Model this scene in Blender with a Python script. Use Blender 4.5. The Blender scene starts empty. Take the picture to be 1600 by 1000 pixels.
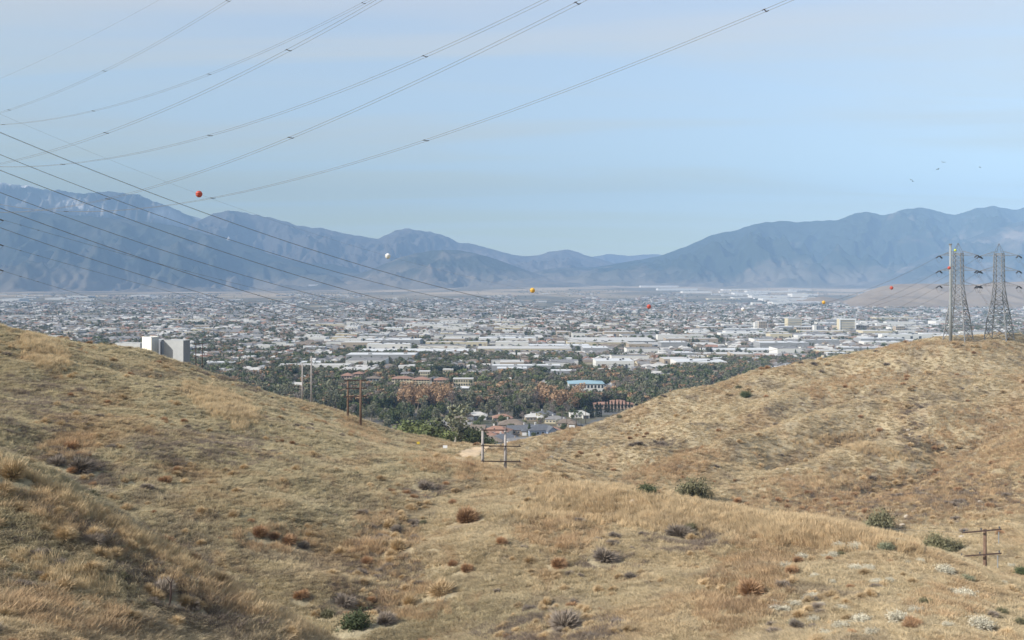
import bpy, math, random
import numpy as np
from mathutils import Vector, Matrix

random.seed(7)
RNG = np.random.default_rng(11)
R = math.radians
scene = bpy.context.scene
col = scene.collection

# ------------------------------------------------------------------ camera
CAM_Z, HORIZON, FPX = 115.0, 440.0, 1600.0
cam = bpy.data.objects.new('camera', bpy.data.cameras.new('camera'))
col.objects.link(cam)
cam.location = (0, 0, CAM_Z)
cam.rotation_euler = (R(90), 0, 0)
cam.data.sensor_width = 36
cam.data.lens = 36
cam.data.shift_y = -(500 - HORIZON) / 1600
cam.data.clip_start = 0.5
cam.data.clip_end = 90000
scene.camera = cam

# ------------------------------------------------------------------ light
SUN_EL, SUN_AZ = 33.0, 249.0          # azimuth clockwise from +Y (0 = ahead of the camera)
EXPOSURE = 0.62
SUN_STRENGTH = 4.5
SKY_STRENGTH = 0.15
sd = Vector((math.sin(R(SUN_AZ)) * math.cos(R(SUN_EL)), math.cos(R(SUN_AZ)) * math.cos(R(SUN_EL)), math.sin(R(SUN_EL))))
sun = bpy.data.objects.new('sun', bpy.data.lights.new('sun', 'SUN'))
col.objects.link(sun)
sun.data.energy = SUN_STRENGTH
sun.data.angle = R(0.55)
sun.data.color = (1.0, 0.955, 0.89)
sun.rotation_euler = sd.to_track_quat('Z', 'Y').to_euler()
sun.location = (0, 0, 400)

world = bpy.data.worlds.new('World')
scene.world = world
world.use_nodes = True
wt = world.node_tree
wt.nodes.clear()
def wn(t, **k):
    n = wt.nodes.new(t)
    for a, b in k.items():
        setattr(n, a, b)
    return n
w_out = wn('ShaderNodeOutputWorld')
w_bg = wn('ShaderNodeBackground')
w_bg.inputs['Strength'].default_value = SKY_STRENGTH
w_sky = wn('ShaderNodeTexSky', sky_type='NISHITA', sun_disc=False)
w_sky.sun_elevation = R(SUN_EL)
w_sky.sun_rotation = R(SUN_AZ)
w_sky.altitude = 400
w_sky.air_density = 1.0
w_sky.dust_density = 1.2
w_sky.ozone_density = 1.0
tc = wn('ShaderNodeTexCoord')
sep = wn('ShaderNodeSeparateXYZ')
wt.links.new(tc.outputs['Generated'], sep.inputs[0])
# thin cirrus veil on a flat layer high above: direction divided by its height
addz = wn('ShaderNodeMath', operation='ADD'); addz.inputs[1].default_value = 0.10
wt.links.new(sep.outputs['Z'], addz.inputs[0])
mx = wn('ShaderNodeMath', operation='MAXIMUM'); mx.inputs[1].default_value = 0.03
wt.links.new(addz.outputs[0], mx.inputs[0])
dv = wn('ShaderNodeVectorMath', operation='DIVIDE')
cmbz = wn('ShaderNodeCombineXYZ')
for i in range(3):
    wt.links.new(mx.outputs[0], cmbz.inputs[i])
wt.links.new(tc.outputs['Generated'], dv.inputs[0])
wt.links.new(cmbz.outputs[0], dv.inputs[1])
mpn = wn('ShaderNodeMapping')
mpn.inputs['Rotation'].default_value = (0, 0, R(24))
mpn.inputs['Scale'].default_value = (0.30, 1.25, 0.0)
mpn.inputs['Location'].default_value = (3.3, 1.7, 0.0)
wt.links.new(dv.outputs[0], mpn.inputs[0])
n1 = wn('ShaderNodeTexNoise'); n1.inputs['Scale'].default_value = 1.1
n1.inputs['Detail'].default_value = 9; n1.inputs['Roughness'].default_value = 0.5
n1.inputs['Distortion'].default_value = 0.7
wt.links.new(mpn.outputs[0], n1.inputs['Vector'])
mr = wn('ShaderNodeMapRange', interpolation_type='SMOOTHSTEP')
mr.inputs['From Min'].default_value = 0.36; mr.inputs['From Max'].default_value = 0.64
mr.inputs['To Min'].default_value = 0.42; mr.inputs['To Max'].default_value = 1.0
wt.links.new(n1.outputs['Fac'], mr.inputs['Value'])
# even veil colour, a touch brighter low down where one looks through more of it
cr = wn('ShaderNodeValToRGB')
cr.color_ramp.elements[0].position = 0.03; cr.color_ramp.elements[0].color = (4.5, 4.85, 2.5, 1)
cr.color_ramp.elements[1].position = 1.0; cr.color_ramp.elements[1].color = (2.75, 3.0, 3.7, 1)
e = cr.color_ramp.elements.new(0.14); e.color = (3.45, 3.65, 3.3, 1)
e = cr.color_ramp.elements.new(0.26); e.color = (3.2, 3.3, 3.6, 1)
wt.links.new(sep.outputs['Z'], cr.inputs[0])
mix = wn('ShaderNodeMix', data_type='RGBA')
wt.links.new(mr.outputs[0], mix.inputs['Factor'])
wt.links.new(w_sky.outputs[0], mix.inputs['A'])
wt.links.new(cr.outputs[0], mix.inputs['B'])
wt.links.new(mix.outputs['Result'], w_bg.inputs['Color'])
wt.links.new(w_bg.outputs[0], w_out.inputs['Surface'])

scene.view_settings.view_transform = 'Standard'
scene.view_settings.look = 'None'
scene.view_settings.gamma = 1
scene.view_settings.use_curve_mapping = False
scene.view_settings.exposure = EXPOSURE
scene.cycles.max_bounces = 4
scene.cycles.diffuse_bounces = 2
scene.cycles.glossy_bounces = 1
scene.cycles.transmission_bounces = 2
scene.cycles.volume_bounces = 0
scene.cycles.transparent_max_bounces = 6

# ------------------------------------------------------------------ helpers
def at(px, py, Y):
    return np.array([(px - 800) / FPX * Y, Y, CAM_Z + (HORIZON - py) / FPX * Y])

def tag(o, label=None, cat=None, group=None, kind=None):
    if label: o['label'] = label
    if cat: o['category'] = cat
    if group: o['group'] = group
    if kind: o['kind'] = kind
    return o

def mesh_np(name, V, F, mats=(), fm=None, smooth=False):
    """V (n,3); F: array (m,3|4) or list of such arrays; fm: material index per face"""
    if not isinstance(F, (list, tuple)):
        F = [F]
    F = [np.asarray(f, dtype=np.int32) for f in F if len(f)]
    me = bpy.data.meshes.new(name)
    V = np.asarray(V, dtype=np.float32)
    me.vertices.add(len(V))
    me.vertices.foreach_set('co', V.ravel())
    loops = np.concatenate([f.ravel() for f in F])
    counts = np.concatenate([np.full(len(f), f.shape[1], dtype=np.int32) for f in F])
    starts = np.concatenate([[0], np.cumsum(counts)[:-1]]).astype(np.int32)
    me.loops.add(len(loops))
    me.loops.foreach_set('vertex_index', loops.astype(np.int32))
    me.polygons.add(len(counts))
    me.polygons.foreach_set('loop_start', starts)
    me.polygons.foreach_set('loop_total', counts)
    for m in mats:
        me.materials.append(m)
    if fm is not None:
        me.polygons.foreach_set('material_index', np.asarray(fm, dtype=np.int32))
    me.polygons.foreach_set('use_smooth', np.full(len(counts), bool(smooth)))
    me.update(calc_edges=True)
    return me

class MB:
    """collects boxes, bars, tubes and lathes into one mesh"""
    def __init__(self):
        self.V, self.F3, self.F4, self.M3, self.M4, self.n = [], [], [], [], [], 0
    def add(self, V, F, m=0):
        V = np.asarray(V, dtype=float)
        F = np.asarray(F, dtype=int) + self.n
        self.V.append(V); self.n += len(V)
        if F.shape[1] == 3:
            self.F3.append(F); self.M3 += [m] * len(F)
        else:
            self.F4.append(F); self.M4 += [m] * len(F)
    def box(self, x0, x1, y0, y1, z0, z1, m=0):
        V = [(x, y, z) for z in (z0, z1) for y in (y0, y1) for x in (x0, x1)]
        self.add(V, [(0, 2, 3, 1), (4, 5, 7, 6), (0, 1, 5, 4), (2, 6, 7, 3), (0, 4, 6, 2), (1, 3, 7, 5)], m)
    def tube(self, P, r, n=6, m=0, caps=True):
        P = [np.asarray(p, dtype=float) for p in P]
        r = r if hasattr(r, '__len__') else [r] * len(P)
        rings = []
        for i, p in enumerate(P):
            d = (P[min(i + 1, len(P) - 1)] - P[max(i - 1, 0)])
            d = d / (np.linalg.norm(d) + 1e-9)
            a = np.cross(d, (0, 0, 1)) if abs(d[2]) < 0.95 else np.cross(d, (1, 0, 0))
            a /= np.linalg.norm(a); b = np.cross(d, a)
            t = np.arange(n) * 2 * np.pi / n + math.pi / n
            rings.append(p + r[i] * (np.outer(np.cos(t), a) + np.outer(np.sin(t), b)))
        V = np.concatenate(rings)
        F = [(i * n + j, i * n + (j + 1) % n, (i + 1) * n + (j + 1) % n, (i + 1) * n + j) for i in range(len(P) - 1) for j in range(n)]
        k = self.n
        self.add(V, F, m)
        if caps:
            e = (len(P) - 1) * n
            f0 = [(0, j + 1, j) for j in range(1, n - 1)]
            f1 = [(e, e + j, e + j + 1) for j in range(1, n - 1)]
            self.F3.append(np.array(f0 + f1) + k); self.M3 += [m] * (2 * (n - 2))
    def bar(self, a, b, w, m=0):
        self.tube([a, b], w * 0.7, 4, m)
    def mesh(self, name, mats, smooth=False):
        F, fm = [], []
        if self.F3: F.append(np.concatenate(self.F3)); fm += self.M3
        if self.F4: F.append(np.concatenate(self.F4)); fm += self.M4
        return mesh_np(name, np.concatenate(self.V), F, mats, fm, smooth)
    def build(self, name, mats, parent=None, smooth=False):
        if not isinstance(mats, (list, tuple)): mats = [mats]
        return obj(name, self.mesh(name, mats, smooth), parent)

def obj(name, me, parent=None, loc=None):
    o = bpy.data.objects.new(name, me)
    col.objects.link(o)
    if parent is not None: o.parent = parent
    if loc is not None: o.location = loc
    return o

def empty(name, loc=(0, 0, 0), rz=0):
    o = bpy.data.objects.new(name, None)
    col.objects.link(o)
    o.location = loc
    o.rotation_euler = (0, 0, rz)
    return o

KIDS = {}
def copy_thing(root, loc, rz=0, scale=None):
    r = root.copy(); col.objects.link(r)
    r.location = loc; r.rotation_euler = (0, 0, rz)
    if scale is not None: r.scale = scale
    for ch in KIDS.get(root.name) or root.children:
        c = ch.copy(); col.objects.link(c); c.parent = r
    return r

# --- numpy gradient noise
_perm = np.random.default_rng(5).permutation(512)
_ang = np.random.default_rng(6).random(512) * 2 * np.pi
_gx, _gy = np.cos(_ang), np.sin(_ang)
def noise2(x, y, seed=0):
    x = np.asarray(x, dtype=float); y = np.asarray(y, dtype=float)
    xi = np.floor(x).astype(int); yi = np.floor(y).astype(int)
    fx, fy = x - xi, y - yi
    u = fx * fx * fx * (fx * (fx * 6 - 15) + 10); v = fy * fy * fy * (fy * (fy * 6 - 15) + 10)
    def g(ix, iy, dx, dy):
        h = _perm[(_perm[(ix + seed * 31) & 511] + iy + seed * 17) & 511]
        return _gx[h] * dx + _gy[h] * dy
    a = g(xi, yi, fx, fy); b = g(xi + 1, yi, fx - 1, fy)
    c = g(xi, yi + 1, fx, fy - 1); d = g(xi + 1, yi + 1, fx - 1, fy - 1)
    return ((a + (b - a) * u) * (1 - v) + (c + (d - c) * u) * v) * 1.5
def fbm(x, y, oct=4, seed=0, gain=0.5):
    s, a = 0, 1
    for i in range(oct):
        s = s + a * noise2(x * 2 ** i, y * 2 ** i, seed + i); a *= gain
    return s
def ridged(x, y, oct=4, seed=0, gain=0.5):
    s, a = 0, 1
    for i in range(oct):
        s = s + a * (1 - 2 * np.abs(noise2(x * 2 ** i, y * 2 ** i, seed + i))); a *= gain
    return s
def sstep(a, b, x):
    t = np.clip((x - a) / (b - a), 0, 1)
    return t * t * (3 - 2 * t)

# ------------------------------------------------------------------ materials
MATS = {}
def principled(name, color, rough=0.8, metal=0.0, var=0.0, vscale=1.0, bump=0.0, bscale=3.0, objvar=0.0):
    if name in MATS: return MATS[name]
    m = bpy.data.materials.new(name); m.use_nodes = True
    nt = m.node_tree; b = nt.nodes['Principled BSDF']
    b.inputs['Roughness'].default_value = rough
    b.inputs['Metallic'].default_value = metal
    b.inputs['Specular IOR Level'].default_value = 0.25
    b.inputs['Base Color'].default_value = (*color, 1)
    last = None
    if var:
        geo = nt.nodes.new('ShaderNodeNewGeometry')
        nz = nt.nodes.new('ShaderNodeTexNoise'); nz.inputs['Scale'].default_value = vscale
        nz.inputs['Detail'].default_value = 5
        nt.links.new(geo.outputs['Position'], nz.inputs['Vector'])
        mrr = nt.nodes.new('ShaderNodeMapRange')
        mrr.inputs['From Min'].default_value = 0.3; mrr.inputs['From Max'].default_value = 0.7
        mrr.inputs['To Min'].default_value = 1 - var; mrr.inputs['To Max'].default_value = 1 + var
        nt.links.new(nz.outputs['Fac'], mrr.inputs['Value'])
        last = mrr.outputs[0]
    if objvar:
        oi = nt.nodes.new('ShaderNodeObjectInfo')
        m2 = nt.nodes.new('ShaderNodeMapRange')
        m2.inputs['To Min'].default_value = 1 - objvar; m2.inputs['To Max'].default_value = 1 + objvar
        nt.links.new(oi.outputs['Random'], m2.inputs['Value'])
        if last is None: last = m2.outputs[0]
        else:
            mm = nt.nodes.new('ShaderNodeMath'); mm.operation = 'MULTIPLY'
            nt.links.new(last, mm.inputs[0]); nt.links.new(m2.outputs[0], mm.inputs[1]); last = mm.outputs[0]
    if last is not None:
        vm = nt.nodes.new('ShaderNodeVectorMath'); vm.operation = 'SCALE'
        vm.inputs[0].default_value = color
        nt.links.new(last, vm.inputs['Scale'])
        nt.links.new(vm.outputs[0], b.inputs['Base Color'])
    if bump:
        geo = nt.nodes.new('ShaderNodeNewGeometry')
        nz = nt.nodes.new('ShaderNodeTexNoise'); nz.inputs['Scale'].default_value = bscale
        nz.inputs['Detail'].default_value = 6
        nt.links.new(geo.outputs['Position'], nz.inputs['Vector'])
        bp = nt.nodes.new('ShaderNodeBump'); bp.inputs['Strength'].default_value = bump
        bp.inputs['Distance'].default_value = 0.3
        nt.links.new(nz.outputs['Fac'], bp.inputs['Height'])
        nt.links.new(bp.outputs[0], b.inputs['Normal'])
    MATS[name] = m
    return m

def tint_group():
    """dry-grass colour of the hills as a function of the place: shared by soil and blades"""
    g = bpy.data.node_groups.new('dry_grass_tint', 'ShaderNodeTree')
    g.interface.new_socket('Color', in_out='OUTPUT', socket_type='NodeSocketColor')
    g.interface.new_socket('Hollow', in_out='INPUT', socket_type='NodeSocketFloat')
    N, L = g.nodes, g.links
    gin = N.new('NodeGroupInput')
    out = N.new('NodeGroupOutput'); geo = N.new('ShaderNodeNewGeometry')
    mp = N.new('ShaderNodeMapping'); mp.inputs['Scale'].default_value = (1, 0.55, 1)
    L.new(geo.outputs['Position'], mp.inputs[0])
    def nz(scale, lo, hi, off, detail=5, dist=0.6):
        m2 = N.new('ShaderNodeMapping'); m2.inputs['Location'].default_value = off
        L.new(mp.outputs[0], m2.inputs[0])
        n = N.new('ShaderNodeTexNoise'); n.inputs['Scale'].default_value = scale
        n.inputs['Detail'].default_value = detail; n.inputs['Roughness'].default_value = 0.6
        n.inputs['Distortion'].default_value = dist
        L.new(m2.outputs[0], n.inputs['Vector'])
        r = N.new('ShaderNodeMapRange'); r.interpolation_type = 'SMOOTHSTEP'
        r.inputs['From Min'].default_value = lo; r.inputs['From Max'].default_value = hi
        L.new(n.outputs['Fac'], r.inputs['Value'])
        return r.outputs[0]
    def mixc(f, a, b, w=1.0):
        m = N.new('ShaderNodeMix'); m.data_type = 'RGBA'
        if w != 1.0:
            q = N.new('ShaderNodeMath'); q.operation = 'MULTIPLY'; q.inputs[1].default_value = w
            L.new(f, q.inputs[0]); f = q.outputs[0]
        L.new(f, m.inputs['Factor'])
        if isinstance(a, tuple): m.inputs['A'].default_value = (*a, 1)
        else: L.new(a, m.inputs['A'])
        if isinstance(b, tuple): m.inputs['B'].default_value = (*b, 1)
        else: L.new(b, m.inputs['B'])
        return m.outputs['Result']
    # left hillside is greyer and more olive, the right and middle ones more golden
    sx = N.new('ShaderNodeSeparateXYZ'); L.new(geo.outputs['Position'], sx.inputs[0])
    wob = N.new('ShaderNodeTexNoise'); wob.inputs['Scale'].default_value = 0.03; wob.inputs['Detail'].default_value = 3
    L.new(geo.outputs['Position'], wob.inputs['Vector'])
    sc = N.new('ShaderNodeMath'); sc.operation = 'MULTIPLY_ADD'; sc.inputs[1].default_value = 90; sc.inputs[2].default_value = -45
    L.new(wob.outputs['Fac'], sc.inputs[0])
    ad = N.new('ShaderNodeMath'); ad.operation = 'ADD'
    L.new(sx.outputs['X'], ad.inputs[0]); L.new(sc.outputs[0], ad.inputs[1])
    rx = N.new('ShaderNodeMapRange'); rx.interpolation_type = 'SMOOTHSTEP'
    rx.inputs['From Min'].default_value = -28; rx.inputs['From Max'].default_value = 6
    L.new(ad.outputs[0], rx.inputs['Value'])
    olive = mixc(nz(0.35, 0.3, 0.7, (3, 9, 1)), (0.39, 0.337, 0.212), (0.51, 0.44, 0.282))
    gold = mixc(nz(0.22, 0.3, 0.7, (13, 2, 1)), (0.47, 0.382, 0.238), (0.58, 0.475, 0.305))
    c = mixc(rx.outputs[0], olive, gold)
    c = mixc(nz(0.07, 0.50, 0.66, (31, 5, 2)), c, (0.40, 0.265, 0.145), 0.6)       # rusty stands
    c = mixc(nz(0.25, 0.55, 0.70, (7, 51, 2)), c, (0.41, 0.255, 0.135), 0.5)
    c = mixc(nz(0.11, 0.52, 0.66, (1, 77, 4)), c, (0.24, 0.195, 0.145), 0.6)       # grey dead thatch
    c = mixc(nz(0.6, 0.56, 0.72, (9, 17, 4)), c, (0.17, 0.13, 0.10), 0.5)
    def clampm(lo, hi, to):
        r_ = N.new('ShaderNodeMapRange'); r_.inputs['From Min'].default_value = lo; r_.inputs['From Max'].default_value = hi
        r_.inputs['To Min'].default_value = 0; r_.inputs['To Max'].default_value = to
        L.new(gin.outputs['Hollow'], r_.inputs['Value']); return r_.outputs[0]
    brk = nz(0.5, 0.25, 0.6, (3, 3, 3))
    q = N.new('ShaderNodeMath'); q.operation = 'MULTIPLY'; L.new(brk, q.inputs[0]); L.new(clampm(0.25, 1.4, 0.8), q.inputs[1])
    c = mixc(q.outputs[0], c, (0.150, 0.108, 0.072))  # hollows darkened: gully growth, with relief shading put into the colour
    c = mixc(clampm(-0.1, -1.0, 0.25), c, (0.54, 0.44, 0.29))  # crests paled likewise, as if catching more light
    L.new(c, out.inputs[0])
    return g
TINT = tint_group()

def grass_mat(name, mul, sat_col=None, w=0.0, rand=0.30):
    m = bpy.data.materials.new(name); m.use_nodes = True
    nt = m.node_tree; b = nt.nodes['Principled BSDF']
    b.inputs['Roughness'].default_value = 0.85; b.inputs['Specular IOR Level'].default_value = 0.15
    g = nt.nodes.new('ShaderNodeGroup'); g.node_tree = TINT
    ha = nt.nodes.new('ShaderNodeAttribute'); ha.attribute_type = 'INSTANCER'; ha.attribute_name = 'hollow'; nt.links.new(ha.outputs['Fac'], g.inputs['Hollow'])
    oi = nt.nodes.new('ShaderNodeObjectInfo')
    r = nt.nodes.new('ShaderNodeMapRange')
    r.inputs['To Min'].default_value = mul * (1 - rand); r.inputs['To Max'].default_value = mul * (1 + rand)
    nt.links.new(oi.outputs['Random'], r.inputs['Value'])
    src = g.outputs[0]
    if sat_col:
        mm = nt.nodes.new('ShaderNodeMix'); mm.data_type = 'RGBA'; mm.inputs['Factor'].default_value = w
        mm.inputs['B'].default_value = (*sat_col, 1)
        nt.links.new(src, mm.inputs['A']); src = mm.outputs['Result']
    vm = nt.nodes.new('ShaderNodeVectorMath'); vm.operation = 'SCALE'
    nt.links.new(src, vm.inputs[0]); nt.links.new(r.outputs[0], vm.inputs['Scale'])
    nt.links.new(vm.outputs[0], b.inputs['Base Color'])
    tl = nt.nodes.new('ShaderNodeBsdfTranslucent'); mxs = nt.nodes.new('ShaderNodeMixShader'); mxs.inputs[0].default_value = 0.35
    nt.links.new(vm.outputs[0], tl.inputs['Color'])
    nt.links.new(b.outputs[0], mxs.inputs[1]); nt.links.new(tl.outputs[0], mxs.inputs[2])
    nt.links.new(mxs.outputs[0], nt.nodes['Material Output'].inputs['Surface'])
    return m

def soil_mat():
    m = bpy.data.materials.new('hill_soil'); m.use_nodes = True
    nt = m.node_tree; b = nt.nodes['Principled BSDF']
    b.inputs['Roughness'].default_value = 0.95; b.inputs['Specular IOR Level'].default_value = 0.1
    g = nt.nodes.new('ShaderNodeGroup'); g.node_tree = TINT
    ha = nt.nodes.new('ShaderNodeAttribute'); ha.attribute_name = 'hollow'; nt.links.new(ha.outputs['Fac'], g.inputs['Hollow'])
    geo = nt.nodes.new('ShaderNodeNewGeometry')
    n = nt.nodes.new('ShaderNodeTexNoise'); n.inputs['Scale'].default_value = 1.6; n.inputs['Detail'].default_value = 8
    n.inputs['Roughness'].default_value = 0.7
    nt.links.new(geo.outputs['Position'], n.inputs['Vector'])
    r = nt.nodes.new('ShaderNodeMapRange'); r.inputs['From Min'].default_value = 0.3; r.inputs['From Max'].default_value = 0.7
    r.inputs['To Min'].default_value = 0.50; r.inputs['To Max'].default_value = 0.95
    nt.links.new(n.outputs['Fac'], r.inputs['Value'])
    vm = nt.nodes.new('ShaderNodeVectorMath'); vm.operation = 'SCALE'
    nt.links.new(g.outputs[0], vm.inputs[0]); nt.links.new(r.outputs[0], vm.inputs['Scale'])
    nt.links.new(vm.outputs[0], b.inputs['Base Color'])
    bp = nt.nodes.new('ShaderNodeBump'); bp.inputs['Strength'].default_value = 0.9; bp.inputs['Distance'].default_value = 0.35
    nt.links.new(n.outputs['Fac'], bp.inputs['Height']); nt.links.new(bp.outputs[0], b.inputs['Normal'])
    return m

# ------------------------------------------------------------------ hills (one height field)
CP = []
def c(px, py, Y): CP.append(at(px, py, Y))
def w_(x, y, z): CP.append(np.array([x, y, z], dtype=float))
# under and behind the camera
for p in [(0, 0, 113.2), (0, -45, 117), (-45, -45, 116), (45, -45, 117), (-35, 0, 110), (35, 0, 110), (0, 8, 108.5), (-20, 12, 106), (22, 12, 105.5), (0, 18, 104.3), (-14, 26, 101.8), (12, 26, 101.5)]:
    w_(*p)
# near ridge, lower left
for p in [(-250, 655, 66), (-100, 690, 66), (0, 732, 66), (100, 778, 66), (200, 832, 64), (300, 888, 61), (400, 943, 58), (510, 1000, 55), (600, 1075, 51), (700, 1150, 47)]:
    c(*p)
for p in [(-100, 850, 46), (0, 850, 48), (0, 1000, 37), (100, 900, 47), (200, 1000, 42), (350, 1000, 48), (-150, 1000, 36), (500, 1150, 42), (800, 1200, 45), (1100, 1200, 45)]:
    c(*p)
# hollow behind it
for p in [(-100, 810, 82), (0, 862, 82), (100, 908, 80), (200, 964, 78), (300, 1020, 75), (400, 1068, 72), (480, 1100, 69)]:
    c(*p)
# big left hill: face
for p in [(-250, 600, 140), (-100, 640, 118), (0, 720, 112), (100, 768, 106), (200, 818, 101), (300, 874, 96), (400, 928, 92), (490, 985, 86), (560, 1000, 83),
          (0, 620, 150), (0, 560, 180), (100, 650, 142), (100, 590, 178), (200, 720, 124), (200, 640, 160), (200, 590, 196), (300, 780, 112), (300, 690, 142), (300, 620, 190),
          (400, 830, 106), (400, 740, 130), (400, 670, 170), (400, 635, 205), (500, 900, 96), (500, 800, 118), (500, 720, 150), (500, 670, 195), (570, 850, 110), (600, 740, 150), (600, 700, 185)]:
    c(*p)
# crest of it
for p in [(-300, 500, 235), (-120, 500, 230), (0, 509, 222), (50, 525, 222), (100, 540, 226), (160, 542, 245), (225, 546, 258), (260, 561, 262), (300, 574, 265), (350, 597, 262),
          (400, 613, 262), (440, 622, 275), (480, 628, 290), (520, 639, 290), (560, 655, 282), (600, 668, 272), (640, 686, 258), (680, 703, 236), (710, 714, 212), (735, 722, 190)]:
    c(*p)
# behind the crest
for p in [(-300, 512, 300), (-25, 556, 300), (60, 562, 300), (100, 566, 300), (250, 585, 300), (300, 600, 300), (400, 640, 320), (480, 650, 345), (560, 680, 340), (620, 700, 330), (-300, 560, 420), (0, 580, 420), (200, 610, 420), (400, 650, 430), (550, 690, 430)]:
    c(*p)
# saddle with the dirt track and the dell behind
for p in [(700, 712, 222), (740, 706, 225), (775, 697, 250), (690, 718, 300), (720, 712, 330), (690, 708, 430), (760, 700, 330), (800, 712, 400), (850, 705, 430), (620, 722, 400)]:
    c(*p)
# spur running from the saddle to the lower right: crest
for p in [(790, 732, 178), (850, 741, 165), (920, 750, 156), (1000, 764, 146), (1100, 786, 134), (1200, 804, 124), (1300, 818, 114), (1380, 836, 107), (1450, 858, 100), (1520, 888, 94), (1600, 925, 88), (1750, 985, 80)]:
    c(*p)
# its face
for p in [(620, 780, 134), (700, 760, 148), (618, 800, 129), (610, 845, 116), (597, 895, 104), (575, 955, 93), (545, 1035, 82), (640, 850, 110), (650, 930, 95), (650, 1000, 84), (750, 800, 124), (750, 900, 98), (760, 1000, 80), (850, 800, 124), (900, 860, 104), (900, 1000, 74),
          (1000, 830, 113), (1000, 920, 90), (1100, 850, 106), (1100, 950, 79), (1150, 1000, 68), (1200, 880, 94), (1300, 880, 92), (1300, 1000, 63), (1400, 900, 85), (1400, 960, 70), (1500, 940, 76), (1500, 1000, 62), (1650, 1000, 66), (1850, 1050, 66)]:
    c(*p)
# valley between spur and right hill
for p in [(900, 766, 195), (1000, 792, 182), (1100, 822, 172), (1200, 848, 160), (1320, 872, 150), (1450, 912, 134), (1540, 925, 122), (1650, 945, 112), (1800, 960, 112)]:
    c(*p)
# right hill: foot and face
for p in [(880, 735, 215), (1000, 758, 216), (1100, 779, 206), (1200, 796, 198), (1320, 812, 184), (1440, 845, 160), (1520, 865, 145), (1600, 888, 130), (1750, 900, 128),
          (1600, 830, 152), (1600, 760, 190), (1500, 790, 182), (1400, 770, 206), (1300, 750, 226), (1200, 740, 240)]:
    c(*p)
def ridge(pts, dY, dpy, dY2):
    for (px, py, Y) in pts:
        c(px, py, Y); c(px, py + dpy * 2.0, Y + dY * 1.1); c(px, py - 2, Y + dY2 * 1.15)
ridge([(960, 742, 232), (1060, 712, 250), (1150, 680, 270), (1240, 652, 290), (1340, 632, 305), (1420, 605, 322), (1500, 592, 335), (1600, 585, 340), (1720, 580, 345)], 16, 6, 34)
ridge([(900, 722, 262), (980, 690, 292), (1060, 662, 316), (1150, 636, 336), (1240, 610, 356), (1320, 592, 372)], 14, 4, 28)
ridge([(1230, 735, 236), (1300, 705, 246), (1380, 692, 254), (1450, 712, 246)], 12, 5, 24)
ridge([(1400, 772, 204), (1480, 735, 222), (1560, 690, 246), (1650, 650, 268)], 12, 5, 22)
for p in [(1425, 650, 292), (1430, 690, 270)]: c(*p)
# crest of it
for p in [(800, 697, 290), (830, 687, 320), (880, 676, 352), (930, 660, 372), (1000, 636, 392), (1050, 617, 402), (1100, 606, 404), (1150, 601, 400), (1200, 589, 404), (1250, 575, 412), (1300, 561, 420),
          (1350, 549, 428), (1420, 538, 434), (1480, 532, 438), (1540, 530, 442), (1600, 530, 446), (1750, 526, 455)]:
    c(*p)
for p in [(850, 712, 420), (950, 690, 460), (1050, 660, 480), (1150, 640, 480), (1250, 615, 490), (1400, 560, 500), (1600, 545, 510), (1750, 545, 520), (1000, 690, 540), (1250, 660, 560), (1500, 620, 590), (1750, 600, 600)]:
    c(*p)
for p in [(-400, 660, 560), (-100, 680, 560), (150, 690, 560), (400, 700, 560), (600, 715, 540), (750, 715, 540), (900, 715, 560)]:
    c(*p)
CP = np.array(CP)
def wuv(x, y):
    yy = np.maximum(y + 70.0, 10)
    return np.stack([x / yy * 3.0, np.log(yy) * 3.0], -1)
_P = wuv(CP[:, 0], CP[:, 1])
def _tps(r2): return 0.5 * r2 * np.log(r2 + 1e-12)
def _solve():
    n = len(_P)
    d = ((_P[:, None] - _P[None]) ** 2).sum(-1)
    A = np.zeros((n + 3, n + 3))
    A[:n, :n] = _tps(d) + np.eye(n) * 0.0003
    A[:n, n:] = np.c_[np.ones(n), _P]; A[n:, :n] = A[:n, n:].T
    return np.linalg.solve(A, np.r_[CP[:, 2], 0, 0, 0])
def relief(x, y, fine=True):
    amp = sstep(30, 110, y) * 0.75 + 0.25
    z = amp * (1.15 * fbm(x / 34, y / 34, 3, 3) + 0.42 * (ridged((x + 6 * noise2(x / 30, y / 30, 9)) / 17, y / 30, 3, 21) - 0.9))
    p = x * 0.6 - y * 0.8 + 7 * noise2(x / 45, y / 45, 77); q = x * 0.8 + y * 0.6
    z = z + 4.2 * sstep(185, 260, y) * sstep(-20, 40, x) * (ridged(p / 46, q / 150, 2, 140, 0.3) - 0.7) + 0.45 * sstep(150, 220, y) * sstep(-20, 40, x) * (ridged(p / 15, q / 45, 2, 150, 0.5) - 0.7)
    z = z + 0.16 * sstep(100, 200, y) * (ridged(x / 7.0, y / 11.0, 2, 40) - 0.7)
    if fine:
        k = 1 + sstep(120, 300, y) * 0.5
        z = z + k * (0.17 * fbm(x / 2.6, y / 2.6, 3, 60) + 0.09 * ridged(x / 1.1, y / 1.1, 2, 70))
    return z
CP[:, 2] -= relief(CP[:, 0], CP[:, 1], False) + 0.25 * (CP[:, 1] > 40)
_W = _solve()
def tps(x, y):
    sh = np.shape(x); Q = wuv(np.ravel(x), np.ravel(y)); out = np.empty(len(Q))
    for i in range(0, len(Q), 20000):
        q = Q[i:i + 20000]
        d = ((q[:, None] - _P[None]) ** 2).sum(-1)
        out[i:i + 20000] = _tps(d) @ _W[:len(_P)] + _W[len(_P)] + q @ _W[len(_P) + 1:]
    return out.reshape(sh)
def hills(x, y, fine=True):
    z = tps(x, y) + relief(x, y, fine)
    return z + (-3.0 - z) * sstep(600, 740, y)
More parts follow.
